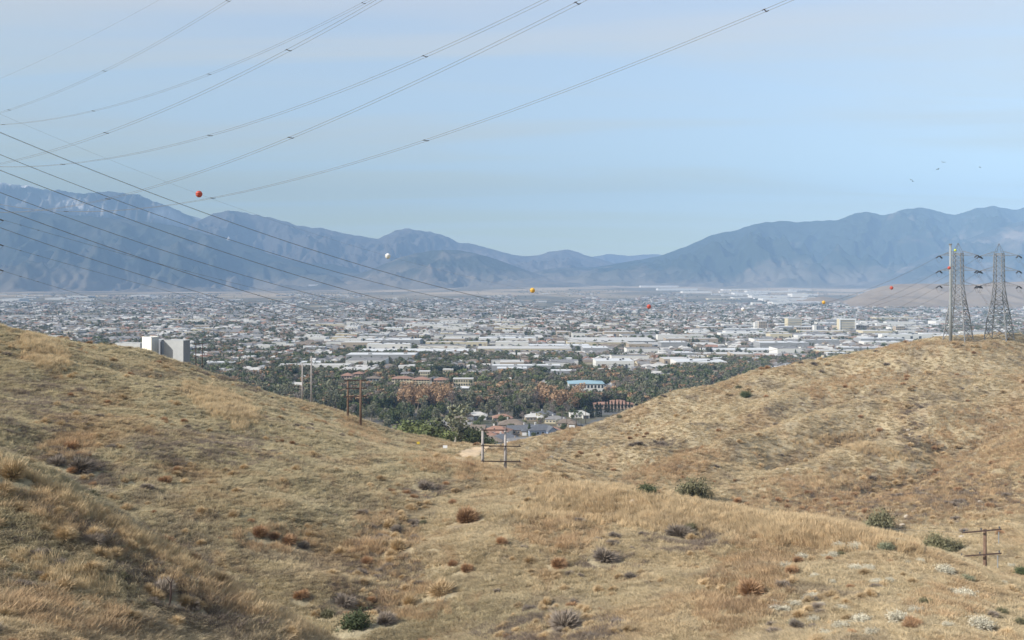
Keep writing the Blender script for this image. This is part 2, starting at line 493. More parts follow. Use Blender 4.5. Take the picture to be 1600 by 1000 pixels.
def plain(x, y):
    u = x / np.maximum(y, 1)
    s = 0.08 + 0.92 * sstep(-0.32, 0.10, u)
    return 80 * s * (np.clip((y - 5200) / 7200, 0, 1.5)) ** 1.4
def ground(x, y, fine=False):
    x = np.atleast_1d(np.asarray(x, dtype=float)); y = np.atleast_1d(np.asarray(y, dtype=float))
    return np.maximum(plain(x, y), np.where(y < 745, hills(x, np.minimum(y, 745), fine), -3))
def gz(x, y): return float(ground(x, y, True)[0])
def cast(px, py, y0=20):
    """first place where the line of sight through a pixel meets the ground"""
    Y = np.concatenate([np.arange(y0, 700, 0.5), np.geomspace(700, 12000, 1200)])
    x = (px - 800) / FPX * Y
    zr = CAM_Z + (HORIZON - py) / FPX * Y
    hit = np.nonzero(ground(x, Y, True) >= zr)[0]
    if not len(hit): return None
    i = hit[0]
    return np.array([x[i], Y[i], float(ground(x[i], Y[i], True)[0])])

SOIL = soil_mat()
ROWS = np.concatenate([np.arange(-45, 30, 3.0), 30 * (760 / 30) ** (np.linspace(0, 1, 640) ** 1.0)])
NU = 760
US = np.linspace(-0.78, 0.78, NU)
gy = np.repeat(ROWS[:, None], NU, 1)
gx = US[None, :] * (gy + 25 + 0 * gy)
gx[gy < -15] = (US[None, :] * 10 + 0 * gy)[gy < -15] * 1.0
gx = US[None, :] * np.maximum(gy + 25, 28)
gzz = hills(gx, gy)
V = np.stack([gx, gy, gzz], -1).reshape(-1, 3)
ii = np.arange(len(ROWS) - 1)[:, None] * NU + np.arange(NU - 1)[None]
F = np.stack([ii, ii + 1, ii + NU + 1, ii + NU], -1).reshape(-1, 4)
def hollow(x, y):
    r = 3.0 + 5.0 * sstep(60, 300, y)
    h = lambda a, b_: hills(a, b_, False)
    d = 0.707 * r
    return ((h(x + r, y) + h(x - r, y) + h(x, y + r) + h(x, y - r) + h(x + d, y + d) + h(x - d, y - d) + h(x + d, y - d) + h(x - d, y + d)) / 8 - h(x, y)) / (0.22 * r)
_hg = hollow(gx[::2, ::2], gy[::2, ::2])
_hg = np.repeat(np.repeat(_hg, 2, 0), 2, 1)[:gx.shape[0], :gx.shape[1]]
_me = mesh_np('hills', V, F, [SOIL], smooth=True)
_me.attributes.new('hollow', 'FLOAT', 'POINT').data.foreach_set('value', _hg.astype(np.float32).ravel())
tag(obj('hills', _me), kind='structure')
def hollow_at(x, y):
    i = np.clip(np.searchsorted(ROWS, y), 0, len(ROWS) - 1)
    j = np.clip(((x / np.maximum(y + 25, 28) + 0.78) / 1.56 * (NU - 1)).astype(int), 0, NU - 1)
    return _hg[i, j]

# horizon the hills form, for choosing which far things are in view
_pxs = np.arange(-100, 1701, 10.0)
_Ys = np.geomspace(30, 740, 420)
_X = (_pxs[:, None] - 800) / FPX * _Ys[None]
_py = HORIZON - (hills(_X, np.repeat(_Ys[None], len(_pxs), 0), False) - CAM_Z) / _Ys[None] * FPX
_cum = np.minimum.accumulate(_py, 1)
def hidden(x, y, z):
    px = 800 + x / y * FPX; py = HORIZON - (z - CAM_Z) / y * FPX
    i = np.clip(((px + 100) / 10).astype(int), 0, len(_pxs) - 1)
    j = np.clip(np.searchsorted(_Ys, y) - 3, 0, len(_Ys) - 1)
    return py > _cum[i, j] + 1

# ------------------------------------------------------------------ city plain
def plain_mat():
    m = bpy.data.materials.new('plain_ground'); m.use_nodes = True
    nt = m.node_tree; N, L = nt.nodes, nt.links; b = N['Principled BSDF']
    b.inputs['Roughness'].default_value = 0.95; b.inputs['Specular IOR Level'].default_value = 0.1
    geo = N.new('ShaderNodeNewGeometry')
    def nz(scale, lo, hi, sc=(1, 1, 1), detail=4):
        mp = N.new('ShaderNodeMapping'); mp.inputs['Scale'].default_value = sc
        L.new(geo.outputs['Position'], mp.inputs[0])
        n = N.new('ShaderNodeTexNoise'); n.inputs['Scale'].default_value = scale; n.inputs['Detail'].default_value = detail
        L.new(mp.outputs[0], n.inputs['Vector'])
        r = N.new('ShaderNodeMapRange'); r.inputs['From Min'].default_value = lo; r.inputs['From Max'].default_value = hi
        L.new(n.outputs['Fac'], r.inputs['Value']); return r.outputs[0]
    def mixc(f, a, bb):
        m_ = N.new('ShaderNodeMix'); m_.data_type = 'RGBA'; L.new(f, m_.inputs['Factor'])
        for k, v in (('A', a), ('B', bb)):
            if isinstance(v, tuple): m_.inputs[k].default_value = (*v, 1)
            else: L.new(v, m_.inputs[k])
        return m_.outputs['Result']
    town = mixc(nz(0.012, 0.35, 0.65), (0.060, 0.070, 0.038), (0.19, 0.16, 0.12))
    town = mixc(nz(0.05, 0.5, 0.6, (1, 0.5, 1)), town, (0.13, 0.13, 0.125))
    town = mixc(nz(0.004, 0.56, 0.64), town, (0.30, 0.25, 0.17))
    field = mixc(nz(0.0016, 0.42, 0.58, (0.8, 0.5, 1)), (0.18, 0.15, 0.10), (0.42, 0.33, 0.22))
    sp = N.new('ShaderNodeSeparateXYZ'); L.new(geo.outputs['Position'], sp.inputs[0])
    r = N.new('ShaderNodeMapRange'); r.inputs['From Min'].default_value = 5800; r.inputs['From Max'].default_value = 8200
    L.new(sp.outputs['Y'], r.inputs['Value'])
    c_ = mixc(r.outputs[0], town, field)
    L.new(c_, b.inputs['Base Color'])
    return m
PY = np.concatenate([np.linspace(380, 1200, 12), np.geomspace(1300, 22300, 150)])
PU = np.linspace(-0.95, 0.95, 90)
gy = np.repeat(PY[:, None], 90, 1); gx = PU[None] * gy
gzp = plain(gx, gy)
V = np.stack([gx, gy, gzp], -1).reshape(-1, 3)
ii = np.arange(len(PY) - 1)[:, None] * 90 + np.arange(89)[None]
tag(obj('plain', mesh_np('plain', V, np.stack([ii, ii + 1, ii + 91, ii + 90], -1).reshape(-1, 4), [plain_mat()], smooth=True)), kind='structure')

# ------------------------------------------------------------------ mountains
def mountain_mat(name, dark, light, scale, lo=0.55, hi=0.7, scree=None):
    m = bpy.data.materials.new(name); m.use_nodes = True
    nt = m.node_tree; N, L = nt.nodes, nt.links; b = N['Principled BSDF']
    b.inputs['Roughness'].default_value = 1; b.inputs['Specular IOR Level'].default_value = 0.0
    geo = N.new('ShaderNodeNewGeometry')
    mp = N.new('ShaderNodeMapping'); mp.inputs['Scale'].default_value = (1, 0.6, 1.6)
    L.new(geo.outputs['Position'], mp.inputs[0])
    n = N.new('ShaderNodeTexNoise'); n.inputs['Scale'].default_value = scale; n.inputs['Detail'].default_value = 8
    n.inputs['Roughness'].default_value = 0.68; n.inputs['Distortion'].default_value = 0.3
    L.new(mp.outputs[0], n.inputs['Vector'])
    r = N.new('ShaderNodeMapRange'); r.inputs['From Min'].default_value = lo; r.inputs['From Max'].default_value = hi
    L.new(n.outputs['Fac'], r.inputs['Value'])
    mx_ = N.new('ShaderNodeMix'); mx_.data_type = 'RGBA'; L.new(r.outputs[0], mx_.inputs['Factor'])
    mx_.inputs['A'].default_value = (*dark, 1); mx_.inputs['B'].default_value = (*light, 1)
    src = mx_.outputs['Result']
    if scree is not None:
        at_ = N.new('ShaderNodeAttribute'); at_.attribute_name = 'bare'
        m2 = N.new('ShaderNodeMix'); m2.data_type = 'RGBA'
        L.new(at_.outputs['Fac'], m2.inputs['Factor']); L.new(src, m2.inputs['A'])
        m2.inputs['B'].default_value = (*scree, 1); src = m2.outputs['Result']
    # pale alluvial aprons; the lighter haze at the mountain foot put into the colour
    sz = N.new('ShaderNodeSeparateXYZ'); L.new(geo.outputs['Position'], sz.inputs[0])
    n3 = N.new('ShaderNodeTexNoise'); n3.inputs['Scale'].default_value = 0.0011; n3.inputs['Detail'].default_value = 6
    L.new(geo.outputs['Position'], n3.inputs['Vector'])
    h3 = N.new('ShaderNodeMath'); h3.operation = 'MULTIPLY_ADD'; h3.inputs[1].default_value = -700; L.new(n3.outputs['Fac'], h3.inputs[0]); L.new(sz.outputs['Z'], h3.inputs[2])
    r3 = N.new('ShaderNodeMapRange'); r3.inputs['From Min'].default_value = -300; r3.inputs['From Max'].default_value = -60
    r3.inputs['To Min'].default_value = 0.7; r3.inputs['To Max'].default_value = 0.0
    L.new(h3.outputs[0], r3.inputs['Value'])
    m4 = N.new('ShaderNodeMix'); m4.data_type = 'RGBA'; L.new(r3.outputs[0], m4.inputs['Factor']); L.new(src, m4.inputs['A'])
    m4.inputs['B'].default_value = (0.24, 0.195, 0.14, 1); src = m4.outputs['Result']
    L.new(src, b.inputs['Base Color'])
    return m

def mountain(name, crest, Yf, Yc, Yb, mat, rough=1.0, base=None, nu=300, nt_=90, expo=1.15, seed=0, bare=None, spur=1.0):
    """a range: crest line given by its bearings and heights, foot at Yf, spurs and gullies cut in its flank"""
    cx = np.array([p[0] for p in crest], float); cy = np.array([p[1] for p in crest], float)
    px = np.linspace(cx[0], cx[-1], nu)
    py = np.interp(px, cx, cy)
    py = np.convolve(np.pad(py, 2, 'edge'), np.ones(5) / 5, 'valid')
    u = (px - 800) / FPX
    zc = CAM_Z + (HORIZON - py) / FPX * Yc
    T = np.concatenate([np.linspace(0, 1, nt_), np.linspace(1, 2, nt_ // 3)[1:]])
    Yg = np.where(T[:, None] <= 1, Yf + (Yc - Yf) * T[:, None], Yc + (Yb - Yc) * (T[:, None] - 1)) + 0 * u[None]
    X = u[None] * Yg
    h = np.maximum(zc, 5)[None]
    g0 = plain(X, Yg) - 6
    t = T[:, None]
    prof = np.where(t <= 1, t ** expo, np.clip(2 - t, 0, 1) ** 1.2)
    warp = 0.5 * noise2(X / 2600, Yg / 2600, seed + 3)
    sp = ridged(X / 1500 + warp, Yg / 3600, 4, seed + 5, 0.52) - 0.95
    fine = ridged(X / 420, Yg / 700, 3, seed + 11, 0.55) - 0.8
    env = np.where(t <= 1, np.sin(np.pi * np.clip(t, 0, 1)) ** 0.8 * (1 - 0.25 * t), 0.5 * np.clip(2 - t, 0, 1) * np.clip(t - 1, 0, 1))
    Z = g0 + (h - g0) * prof
    Z = Z + env * (h - g0) * (0.36 * spur * sp + 0.14 * rough * fine)
    Z = Z + (h - g0) * 0.014 * rough * noise2(X / 130, Yg / 130, seed + 20) * np.clip(prof * 2, 0, 1)
    # keep the flank under the sight line to the crest
    lim = CAM_Z + (h - CAM_Z) * (Yg / Yc) - 4 * (1 - np.clip(t, 0, 1)) 
    Z = np.where(t < 1, np.minimum(Z, np.maximum(lim, g0)), Z)
    Z[0] = g0[0] - 2; Z[-1] = g0[-1] - 2
    nT = len(T)
    V = np.stack([X, Yg, Z], -1).reshape(-1, 3)
    ii = np.arange(nT - 1)[:, None] * nu + np.arange(nu - 1)[None]
    F = np.stack([ii, ii + 1, ii + nu + 1, ii + nu], -1).reshape(-1, 4)
    me = mesh_np(name, V, F, [mat], smooth=True)
    if bare is not None:
        a = me.attributes.new('bare', 'FLOAT', 'POINT')
        PX = 800 + X / Yg * FPX; PYY = HORIZON - (Z - CAM_Z) / Yg * FPX
        a.data.foreach_set('value', np.clip(bare(PX, PYY, X, Yg, Z), 0, 1).astype(np.float32).ravel())
    o = tag(obj(name, me), kind='structure')
    return o

def blob(PX, PY, cx, cy, rx, ry, rot=0):
    a = R(rot); dx, dy = PX - cx, PY - cy
    X = dx * math.cos(a) + dy * math.sin(a); Y = -dx * math.sin(a) + dy * math.cos(a)
    return np.clip(1.25 - np.sqrt((X / rx) ** 2 + (Y / ry) ** 2), 0, 1)
def bare_snowy(PX, PYY, X, Y, Z):
    n = 0.5 + 0.9 * ridged(X / 260, Z / 420, 3, 90) * 0.5
    s = blob(PX, PYY, 262, 338, 34, 13, 20) + blob(PX, PYY, 335, 357, 32, 10, 32) + 0.9 * blob(PX, PYY, 320, 350, 12, 10)
    s = s + 0.5 * blob(PX, PYY, 130, 322, 60, 10, 10) + 0.22 * blob(PX, PYY, 60, 318, 90, 16, 10)
    snow = (Z > 1800) * 0.9 * np.clip(noise2(X / 350, Z / 120, 33) * 2 + 0.15, 0, 1)
    return s * np.clip(n, 0, 1) * 1.2 + snow

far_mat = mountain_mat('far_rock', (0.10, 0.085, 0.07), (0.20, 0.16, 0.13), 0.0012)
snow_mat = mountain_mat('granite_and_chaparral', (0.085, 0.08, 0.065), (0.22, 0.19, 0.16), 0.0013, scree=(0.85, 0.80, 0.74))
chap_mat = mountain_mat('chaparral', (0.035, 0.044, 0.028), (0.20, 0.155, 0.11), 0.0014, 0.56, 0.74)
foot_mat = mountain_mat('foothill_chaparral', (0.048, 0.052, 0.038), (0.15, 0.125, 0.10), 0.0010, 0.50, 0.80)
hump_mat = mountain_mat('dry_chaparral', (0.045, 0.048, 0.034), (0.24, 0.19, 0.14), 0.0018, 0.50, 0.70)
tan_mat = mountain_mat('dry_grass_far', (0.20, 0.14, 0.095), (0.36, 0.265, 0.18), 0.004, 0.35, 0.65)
PCR = lambda s: [tuple(map(float, q.split(','))) for q in s.split()]
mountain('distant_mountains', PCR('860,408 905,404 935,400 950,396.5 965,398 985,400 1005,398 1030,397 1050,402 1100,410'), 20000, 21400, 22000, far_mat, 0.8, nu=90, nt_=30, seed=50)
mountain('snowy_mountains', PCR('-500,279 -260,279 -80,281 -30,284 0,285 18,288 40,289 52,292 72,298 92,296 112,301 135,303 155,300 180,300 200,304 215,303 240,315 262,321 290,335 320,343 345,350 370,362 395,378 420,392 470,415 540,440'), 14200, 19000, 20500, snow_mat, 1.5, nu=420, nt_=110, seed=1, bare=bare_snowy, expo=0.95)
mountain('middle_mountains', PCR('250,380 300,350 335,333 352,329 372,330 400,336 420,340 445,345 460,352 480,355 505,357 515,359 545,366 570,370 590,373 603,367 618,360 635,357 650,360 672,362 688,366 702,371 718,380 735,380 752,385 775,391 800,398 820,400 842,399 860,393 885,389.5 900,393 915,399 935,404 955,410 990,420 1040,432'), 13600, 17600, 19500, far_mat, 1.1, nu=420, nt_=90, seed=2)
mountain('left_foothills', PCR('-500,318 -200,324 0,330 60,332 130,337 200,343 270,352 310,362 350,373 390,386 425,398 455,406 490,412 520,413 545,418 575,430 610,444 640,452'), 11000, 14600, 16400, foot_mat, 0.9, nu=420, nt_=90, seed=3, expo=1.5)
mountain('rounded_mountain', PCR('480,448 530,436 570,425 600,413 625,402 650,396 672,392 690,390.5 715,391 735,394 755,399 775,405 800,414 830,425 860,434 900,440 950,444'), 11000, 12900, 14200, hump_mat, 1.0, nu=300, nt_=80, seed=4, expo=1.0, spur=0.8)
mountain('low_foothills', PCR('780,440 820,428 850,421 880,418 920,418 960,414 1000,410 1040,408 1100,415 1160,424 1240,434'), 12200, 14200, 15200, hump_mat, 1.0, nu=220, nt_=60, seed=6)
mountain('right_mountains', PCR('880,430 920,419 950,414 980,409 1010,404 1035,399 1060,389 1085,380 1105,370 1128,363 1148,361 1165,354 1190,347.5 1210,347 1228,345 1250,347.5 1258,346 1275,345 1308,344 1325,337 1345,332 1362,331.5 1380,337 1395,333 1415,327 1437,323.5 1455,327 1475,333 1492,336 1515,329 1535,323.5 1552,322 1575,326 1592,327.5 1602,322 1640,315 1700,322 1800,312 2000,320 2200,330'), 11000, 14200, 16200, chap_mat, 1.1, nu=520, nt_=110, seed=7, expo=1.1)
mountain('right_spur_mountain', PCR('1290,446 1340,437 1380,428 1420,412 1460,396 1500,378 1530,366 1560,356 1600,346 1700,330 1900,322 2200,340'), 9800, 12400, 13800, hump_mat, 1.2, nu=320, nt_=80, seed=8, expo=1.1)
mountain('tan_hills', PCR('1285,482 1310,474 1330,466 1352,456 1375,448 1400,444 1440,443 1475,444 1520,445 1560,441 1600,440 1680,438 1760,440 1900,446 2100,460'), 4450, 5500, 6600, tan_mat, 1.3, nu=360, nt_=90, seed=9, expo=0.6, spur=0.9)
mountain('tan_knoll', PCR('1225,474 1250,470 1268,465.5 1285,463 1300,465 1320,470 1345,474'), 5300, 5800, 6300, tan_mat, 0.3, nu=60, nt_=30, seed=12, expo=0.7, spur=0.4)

# ------------------------------------------------------------------ haze
hz = MB(); hz.box(-22000, 22000, -300, 22600, -10, 2150)
m = bpy.data.materials.new('haze'); m.use_nodes = True
m.node_tree.nodes.clear()
ho = m.node_tree.nodes.new('ShaderNodeOutputMaterial')
hv = m.node_tree.nodes.new('ShaderNodeVolumePrincipled')
hv.inputs['Color'].default_value = (0.40, 0.64, 1.0, 1)
hv.inputs['Density'].default_value = 7.0e-5
hv.inputs['Anisotropy'].default_value = -0.4
m.node_tree.links.new(hv.outputs[0], ho.inputs['Volume'])
tag(hz.build('haze', m), kind='stuff')
# ------------------------------------------------------------------ scatter (only for what nobody could count)
def scatter(name, P, S, Rz, idx, variants, label=None, tilt=None, hol=None):
    """instances the variant meshes on points: one 'stuff' object"""
    src = bpy.data.collections.new(name + '_kinds')
    for i, me in enumerate(variants):
        src.objects.link(bpy.data.objects.new('%s_kind_%02d' % (name, i), me))
    me = bpy.data.meshes.new(name)
    me.vertices.add(len(P)); me.vertices.foreach_set('co', np.asarray(P, np.float32).ravel())
    a = me.attributes.new('size', 'FLOAT_VECTOR', 'POINT'); a.data.foreach_set('vector', np.asarray(S, np.float32).ravel())
    rot = np.zeros((len(P), 3), np.float32); rot[:, 2] = Rz
    if tilt is not None: rot[:, :2] = tilt
    a = me.attributes.new('turn', 'FLOAT_VECTOR', 'POINT'); a.data.foreach_set('vector', rot.ravel())
    if hol is not None: me.attributes.new('hollow', 'FLOAT', 'POINT').data.foreach_set('value', np.asarray(hol, np.float32))
    a = me.attributes.new('pick', 'INT', 'POINT'); a.data.foreach_set('value', np.asarray(idx, np.int32))
    o = tag(obj(name, me), kind='stuff')
    if label: o['label'] = label
    g = bpy.data.node_groups.new(name + '_nodes', 'GeometryNodeTree')
    g.interface.new_socket('Geometry', in_out='INPUT', socket_type='NodeSocketGeometry')
    g.interface.new_socket('Geometry', in_out='OUTPUT', socket_type='NodeSocketGeometry')
    N, L = g.nodes, g.links
    gi, go = N.new('NodeGroupInput'), N.new('NodeGroupOutput')
    m2p = N.new('GeometryNodeMeshToPoints'); iop = N.new('GeometryNodeInstanceOnPoints')
    ci = N.new('GeometryNodeCollectionInfo'); ci.inputs['Collection'].default_value = src
    ci.inputs['Separate Children'].default_value = True; ci.inputs['Reset Children'].default_value = True
    def attr(nm, ty):
        n = N.new('GeometryNodeInputNamedAttribute'); n.data_type = ty; n.inputs['Name'].default_value = nm
        return n.outputs['Attribute']
    L.new(gi.outputs[0], m2p.inputs['Mesh']); L.new(m2p.outputs[0], iop.inputs['Points'])
    L.new(ci.outputs[0], iop.inputs['Instance']); iop.inputs['Pick Instance'].default_value = True
    L.new(attr('pick', 'INT'), iop.inputs['Instance Index'])
    e2r = N.new('FunctionNodeEulerToRotation')
    L.new(attr('turn', 'FLOAT_VECTOR'), e2r.inputs[0]); L.new(e2r.outputs[0], iop.inputs['Rotation'])
    L.new(attr('size', 'FLOAT_VECTOR'), iop.inputs['Scale'])
    L.new(iop.outputs[0], go.inputs[0])
    md = o.modifiers.new('scatter', 'NODES'); md.node_group = g
    return o

# ------------------------------------------------------------------ materials
STEEL = principled('galvanised_steel', (0.16, 0.165, 0.17), 0.55, 0.3, 0.15, 2)
STEEL_PALE = principled('pale_steel', (0.25, 0.265, 0.27), 0.6, 0.1, 0.1, 2)
CABLE = principled('aluminium_cable', (0.17, 0.165, 0.165), 0.5, 0.4)
SPACER = principled('spacer_rubber', (0.06, 0.05, 0.05), 0.7)
PORCELAIN = principled('insulator_glass', (0.06, 0.065, 0.075), 0.4)
WOOD = principled('weathered_pole_wood', (0.15, 0.095, 0.065), 0.9, 0, 0.3, 3)
WOOD_GREY = principled('grey_pole_wood', (0.33, 0.30, 0.28), 0.9, 0, 0.2, 3)
WOOD_DARK = principled('tarred_crossarm_wood', (0.055, 0.035, 0.028), 0.9, 0, 0.3, 3)

# ------------------------------------------------------------------ lattice towers
def make_tower(label, base, hz_scale=1.0, rz=R(-45)):
    t = tag(empty('transmission_tower', base, rz), label, 'transmission tower', 'steel lattice transmission towers')
    H = hz_scale
    prof = [(0, 4.6), (9.5 * H, 3.6), (17 * H, 2.45), (23.3 * H, 1.8), (37.3 * H, 1.6)]
    def hw(z): return float(np.interp(z, [p[0] for p in prof], [p[1] for p in prof]))
    for sx in (-1, 1):
        for sy in (-1, 1):
            b = MB()
            P = [(sx * prof[0][1] * 1.06, sy * prof[0][1] * 1.06, -2.5)] + [(sx * p[1], sy * p[1], p[0]) for p in prof]
            b.tube(P, [0.26, 0.26, 0.24, 0.22, 0.19, 0.17], 4)
            b.build('leg', STEEL, t)
    # braced panels of the four faces, one part of many thin bars
    levels = [0, 5.2, 9.5, 13.3, 17, 20.2, 23.3, 25.5, 27.7, 29.8, 32.0, 34.1, 36.3, 37.3]
    levels = [l * H for l in levels]
    for f in range(4):
        b = MB()
        for z0, z1 in zip(levels[:-1], levels[1:]):
            a0, a1 = hw(z0), hw(z1)
            r = 0.17 if z0 < 20 * H else 0.14
            def fc(s, a, z):
                return [(s * a, -a, z), (a, s * a, z), (-s * a, a, z), (-a, -s * a, z)][f]
            b.bar(fc(-1, a0, z0), fc(1, a1, z1), r); b.bar(fc(1, a0, z0), fc(-1, a1, z1), r)
            b.bar(fc(-1, a1, z1), fc(1, a1, z1), r)
            if z0 < 16 * H:   # redundants
                m0 = (a0 + a1) / 2; zm = (z0 + z1) / 2
                b.bar(fc(-1, m0, zm), fc(0, a1, z1), r * 0.8); b.bar(fc(1, m0, zm), fc(0, a1, z1), r * 0.8)
                b.bar(fc(-1, m0, zm), fc(1, m0, zm), r * 0.8)
        b.build('lattice_face', STEEL, t)
    b = MB()
    w = hw(37.3 * H)
    for sx in (-1, 1):
        for sy in (-1, 1):
            b.bar((sx * w, sy * w, 37.3 * H), (0, 0, 41.6 * H), 0.11)
    for sx in (-1, 1):
        b.bar((sx * w, -w, 37.3 * H), (sx * w, w, 37.3 * H), 0.07); b.bar((-w, sx * w, 37.3 * H), (w, sx * w, 37.3 * H), 0.07)
        b.bar((sx * w, -w, 37.3 * H), (0, 0, 39.4 * H), 0.05)
    b.build('peak', STEEL, t)
    tips = {}
    for k, zl in enumerate((36.3 * H, 29.8 * H, 23.3 * H)):
        for s in (-1, 1):
            b = MB(); L = 8.0; w = hw(zl); tip = (s * L, 0, zl)
            for sy in (-1, 1):
                b.bar((s * w, sy * w, zl), tip, 0.15)
                b.bar((s * w, sy * w, zl + 1.9), tip, 0.11)
                for q in (0.33, 0.66):
                    p = lambda z, qq: (s * (w + (L - w) * qq), sy * w * (1 - qq), zl + (z * (1 - qq)))
                    b.bar(p(0, q), p(1.9, q), 0.045); b.bar(p(1.9, q - 0.33), p(0, q), 0.045)
            for q in (0.3, 0.6):
                b.bar((s * (w + (L - w) * q), -w * (1 - q), zl), (s * (w + (L - w) * q), w * (1 - q), zl), 0.045)
            ar = b.build('cross_arm', STEEL, t)
            for sy in (-1, 1):
                b = MB()
                d = np.array([0.05 * s, sy * 1.0, -0.34]); d /= np.linalg.norm(d)
                p0 = np.array(tip) + d * 0.3
                for off in (-0.18, 0.18):
                    P, rr = [], []
                    for q in range(25):
                        P.append(p0 + d * (q * 0.125) + np.array([off, 0, 0])); rr.append(0.2 if q % 2 else 0.1)
                    b.tube(P, rr, 6)
                b.build('insulator', PORCELAIN, ar)
            # jumper loop hanging under the arm tip
            b = MB()
            e0 = np.array(tip) + np.array([0.15 * s, -3.2, -1.1]); e1 = np.array(tip) + np.array([0.15 * s, 3.2, -1.1])
            P = [e0 + (e1 - e0) * q - np.array([0, 0, 1.9 * 4 * q * (1 - q)]) for q in np.linspace(0, 1, 11)]
            b.tube(P, 0.035, 4)
            b.build('jumper_loop', CABLE, ar)
            a = rz; tips[(k, s)] = (np.array(base) + np.array([s * L * math.cos(a), s * L * math.sin(a), zl]))
    return t, tips
R1 = at(1497, 530, 440); R2 = at(1561, 531, 442)
R1[2] = min(R1[2], gz(R1[0], R1[1])); R2[2] = min(R2[2], gz(R2[0], R2[1]))
R1[2] = at(1497, 531, 440)[2]; R2[2] = at(1561, 531, 442)[2]
t1, tips1 = make_tower('lattice tower on the right hill just behind the tall grey tubular pole', tuple(R1))
t2, tips2 = make_tower('lattice tower on the right hill standing clear, the nearest to the right edge', tuple(R2))
TL = at(-28, 557, 300)
t3, tips3 = make_tower('steel lattice tower cut off by the left edge above the grassy hilltop', tuple(TL), 1.12)

# tubular pole
pb = at(1485, 531, 428)
pole = tag(empty('tubular_steel_pole', tuple(pb)), 'tall pale grey tubular steel pole in front of a lattice tower on the right hill', 'utility pole')
b = MB(); b.tube([(0, 0, -3), (0, 0, 14), (0, 0, 28), (0, 0, 39.6)], [0.62, 0.56, 0.5, 0.42], 12); b.build('shaft', STEEL_PALE, pole, True)
b = MB(); b.tube([(0, 0, 39.6), (0, 0, 40.2)], [0.6, 0.6], 12); b.build('cap', STEEL, pole)
b = MB()
for i in range(60): b.bar((0.6 - i * 0.003, 0, 1 + i * 0.6), (0.95 - i * 0.003, 0, 1 + i * 0.6), 0.02)
tag(b.build('climbing_steps', STEEL, pole), kind='stuff')
for k, z in enumerate((36.0, 29.5, 23.0)):
    b = MB()
    b.tube([(0, 0, z), (-2.3, 0.9, z - 0.25)], [0.14, 0.08], 6); b.tube([(0, 0, z + 1.1), (-2.3, 0.9, z - 0.1)], [0.07, 0.05], 5)
    b.build('bracket_arm', STEEL, pole)

# ------------------------------------------------------------------ power lines
def plan_dir(A, D, px):
    """parameter k where the plan line A + k*D crosses the bearing of px"""
    u = (px - 800) / FPX
    return (u * A[1] - A[0]) / (D[0] - u * D[1])
def fit_line(A, D, picks, ends=None, deg=2, w=None):
    ks, zs = [], []
    for px, py in picks:
        k = plan_dir(A, D, px); Y = A[1] + k * D[1]
        ks.append(k); zs.append(CAM_Z + (HORIZON - py) / FPX * Y)
    ww = [1 / max(A[1] + k * D[1], 20) for k in ks]
    if ends is not None:
        for k, z, q in ends: ks.append(k); zs.append(z); ww.append(q)
    co = np.polyfit(ks, zs, deg, w=ww)
    res = np.polyval(co, ks) - np.array(zs)
    return co, ks, res
REPORT = []
def line(label, A, D, picks, k0, k1, bundle=2, gap=0.80, rad=0.024, ends=None, spacers=None, deg=2, nseg=110, name='power_line', group=None, fit=True, knots=None):
    A = np.array(A, float); D = np.array(D, float); D = D / np.linalg.norm(D)
    co, ks, res = fit_line(A, D, picks, ends, deg)
    REPORT.append((label[:40], [round(float(r_) / (A[1] + k * D[1]) * FPX, 1) for r_, k in zip(res, ks)]))
    N_ = np.array([D[1], -D[0]])
    root = tag(empty(name, (A[0], A[1], float(np.polyval(co, 0)))), label, 'power line', group)
    o0 = np.array([A[0], A[1], float(np.polyval(co, 0))])
    K = np.linspace(k0, k1, nseg)
    def pt(k, off, dz=0):
        return np.array([A[0] + k * D[0] + off * N_[0], A[1] + k * D[1] + off * N_[1], float(np.polyval(co, k)) + dz]) - o0
    offs = [0.0] if bundle == 1 else [-gap / 2, gap / 2]
    for of in offs:
        b = MB(); b.tube([pt(k, of) for k in K], rad, 5)
        b.build('conductor', CABLE, root, True)
    if bundle == 2 and spacers is not None:
        for k in spacers:
            if k0 < k < k1:
                b = MB(); b.tube([pt(k - 0.05, -gap / 2 - 0.1), pt(k, 0, -0.03), pt(k + 0.05, gap / 2 + 0.1)], 0.055, 6)
                b.tube([pt(k - 0.2, -gap / 2), pt(k + 0.2, -gap / 2)], 0.05, 6); b.tube([pt(k - 0.2, gap / 2), pt(k + 0.2, gap / 2)], 0.05, 6)
                b.build('spacer', SPACER, root)
    return co, A, D
DU = (-0.77, 0.64)
def Aat(px, Y): return ((px - 800) / FPX * Y, Y)
up = 'overhead conductors crossing the upper sky'
SP = [51 * i for i in range(-3, 8)]
line('thin single ground wire crossing the top left corner of the sky', Aat(248, 215), DU, [(0, 123), (80, 86), (160, 48), (248, 0)], -60, 90, bundle=1, rad=0.016)
line('highest paired cable, leaving the sky left of centre', Aat(163, 250), DU, [(0, 175), (14, 172), (80, 150), (163, 111), (240, 70), (300, 34), (361, 0)], -110, 70, spacers=SP, rad=0.026)
line('paired cable that levels out high at the left edge, below the highest pair', Aat(327, 229), DU, [(0, 194), (16, 193.6), (80, 187), (145, 174), (240, 148), (327, 116), (400, 84), (480, 48), (580, 0)], -115, 105, spacers=SP, rad=0.026)
line('paired cable rising steeply from mid height of the left edge to top centre left', Aat(451, 147.6), DU, [(0, 255), (15, 252), (80, 237), (163, 211), (240, 180), (320, 142), (400, 100), (451, 80), (520, 42), (594, 0)], -65, 110, spacers=SP)
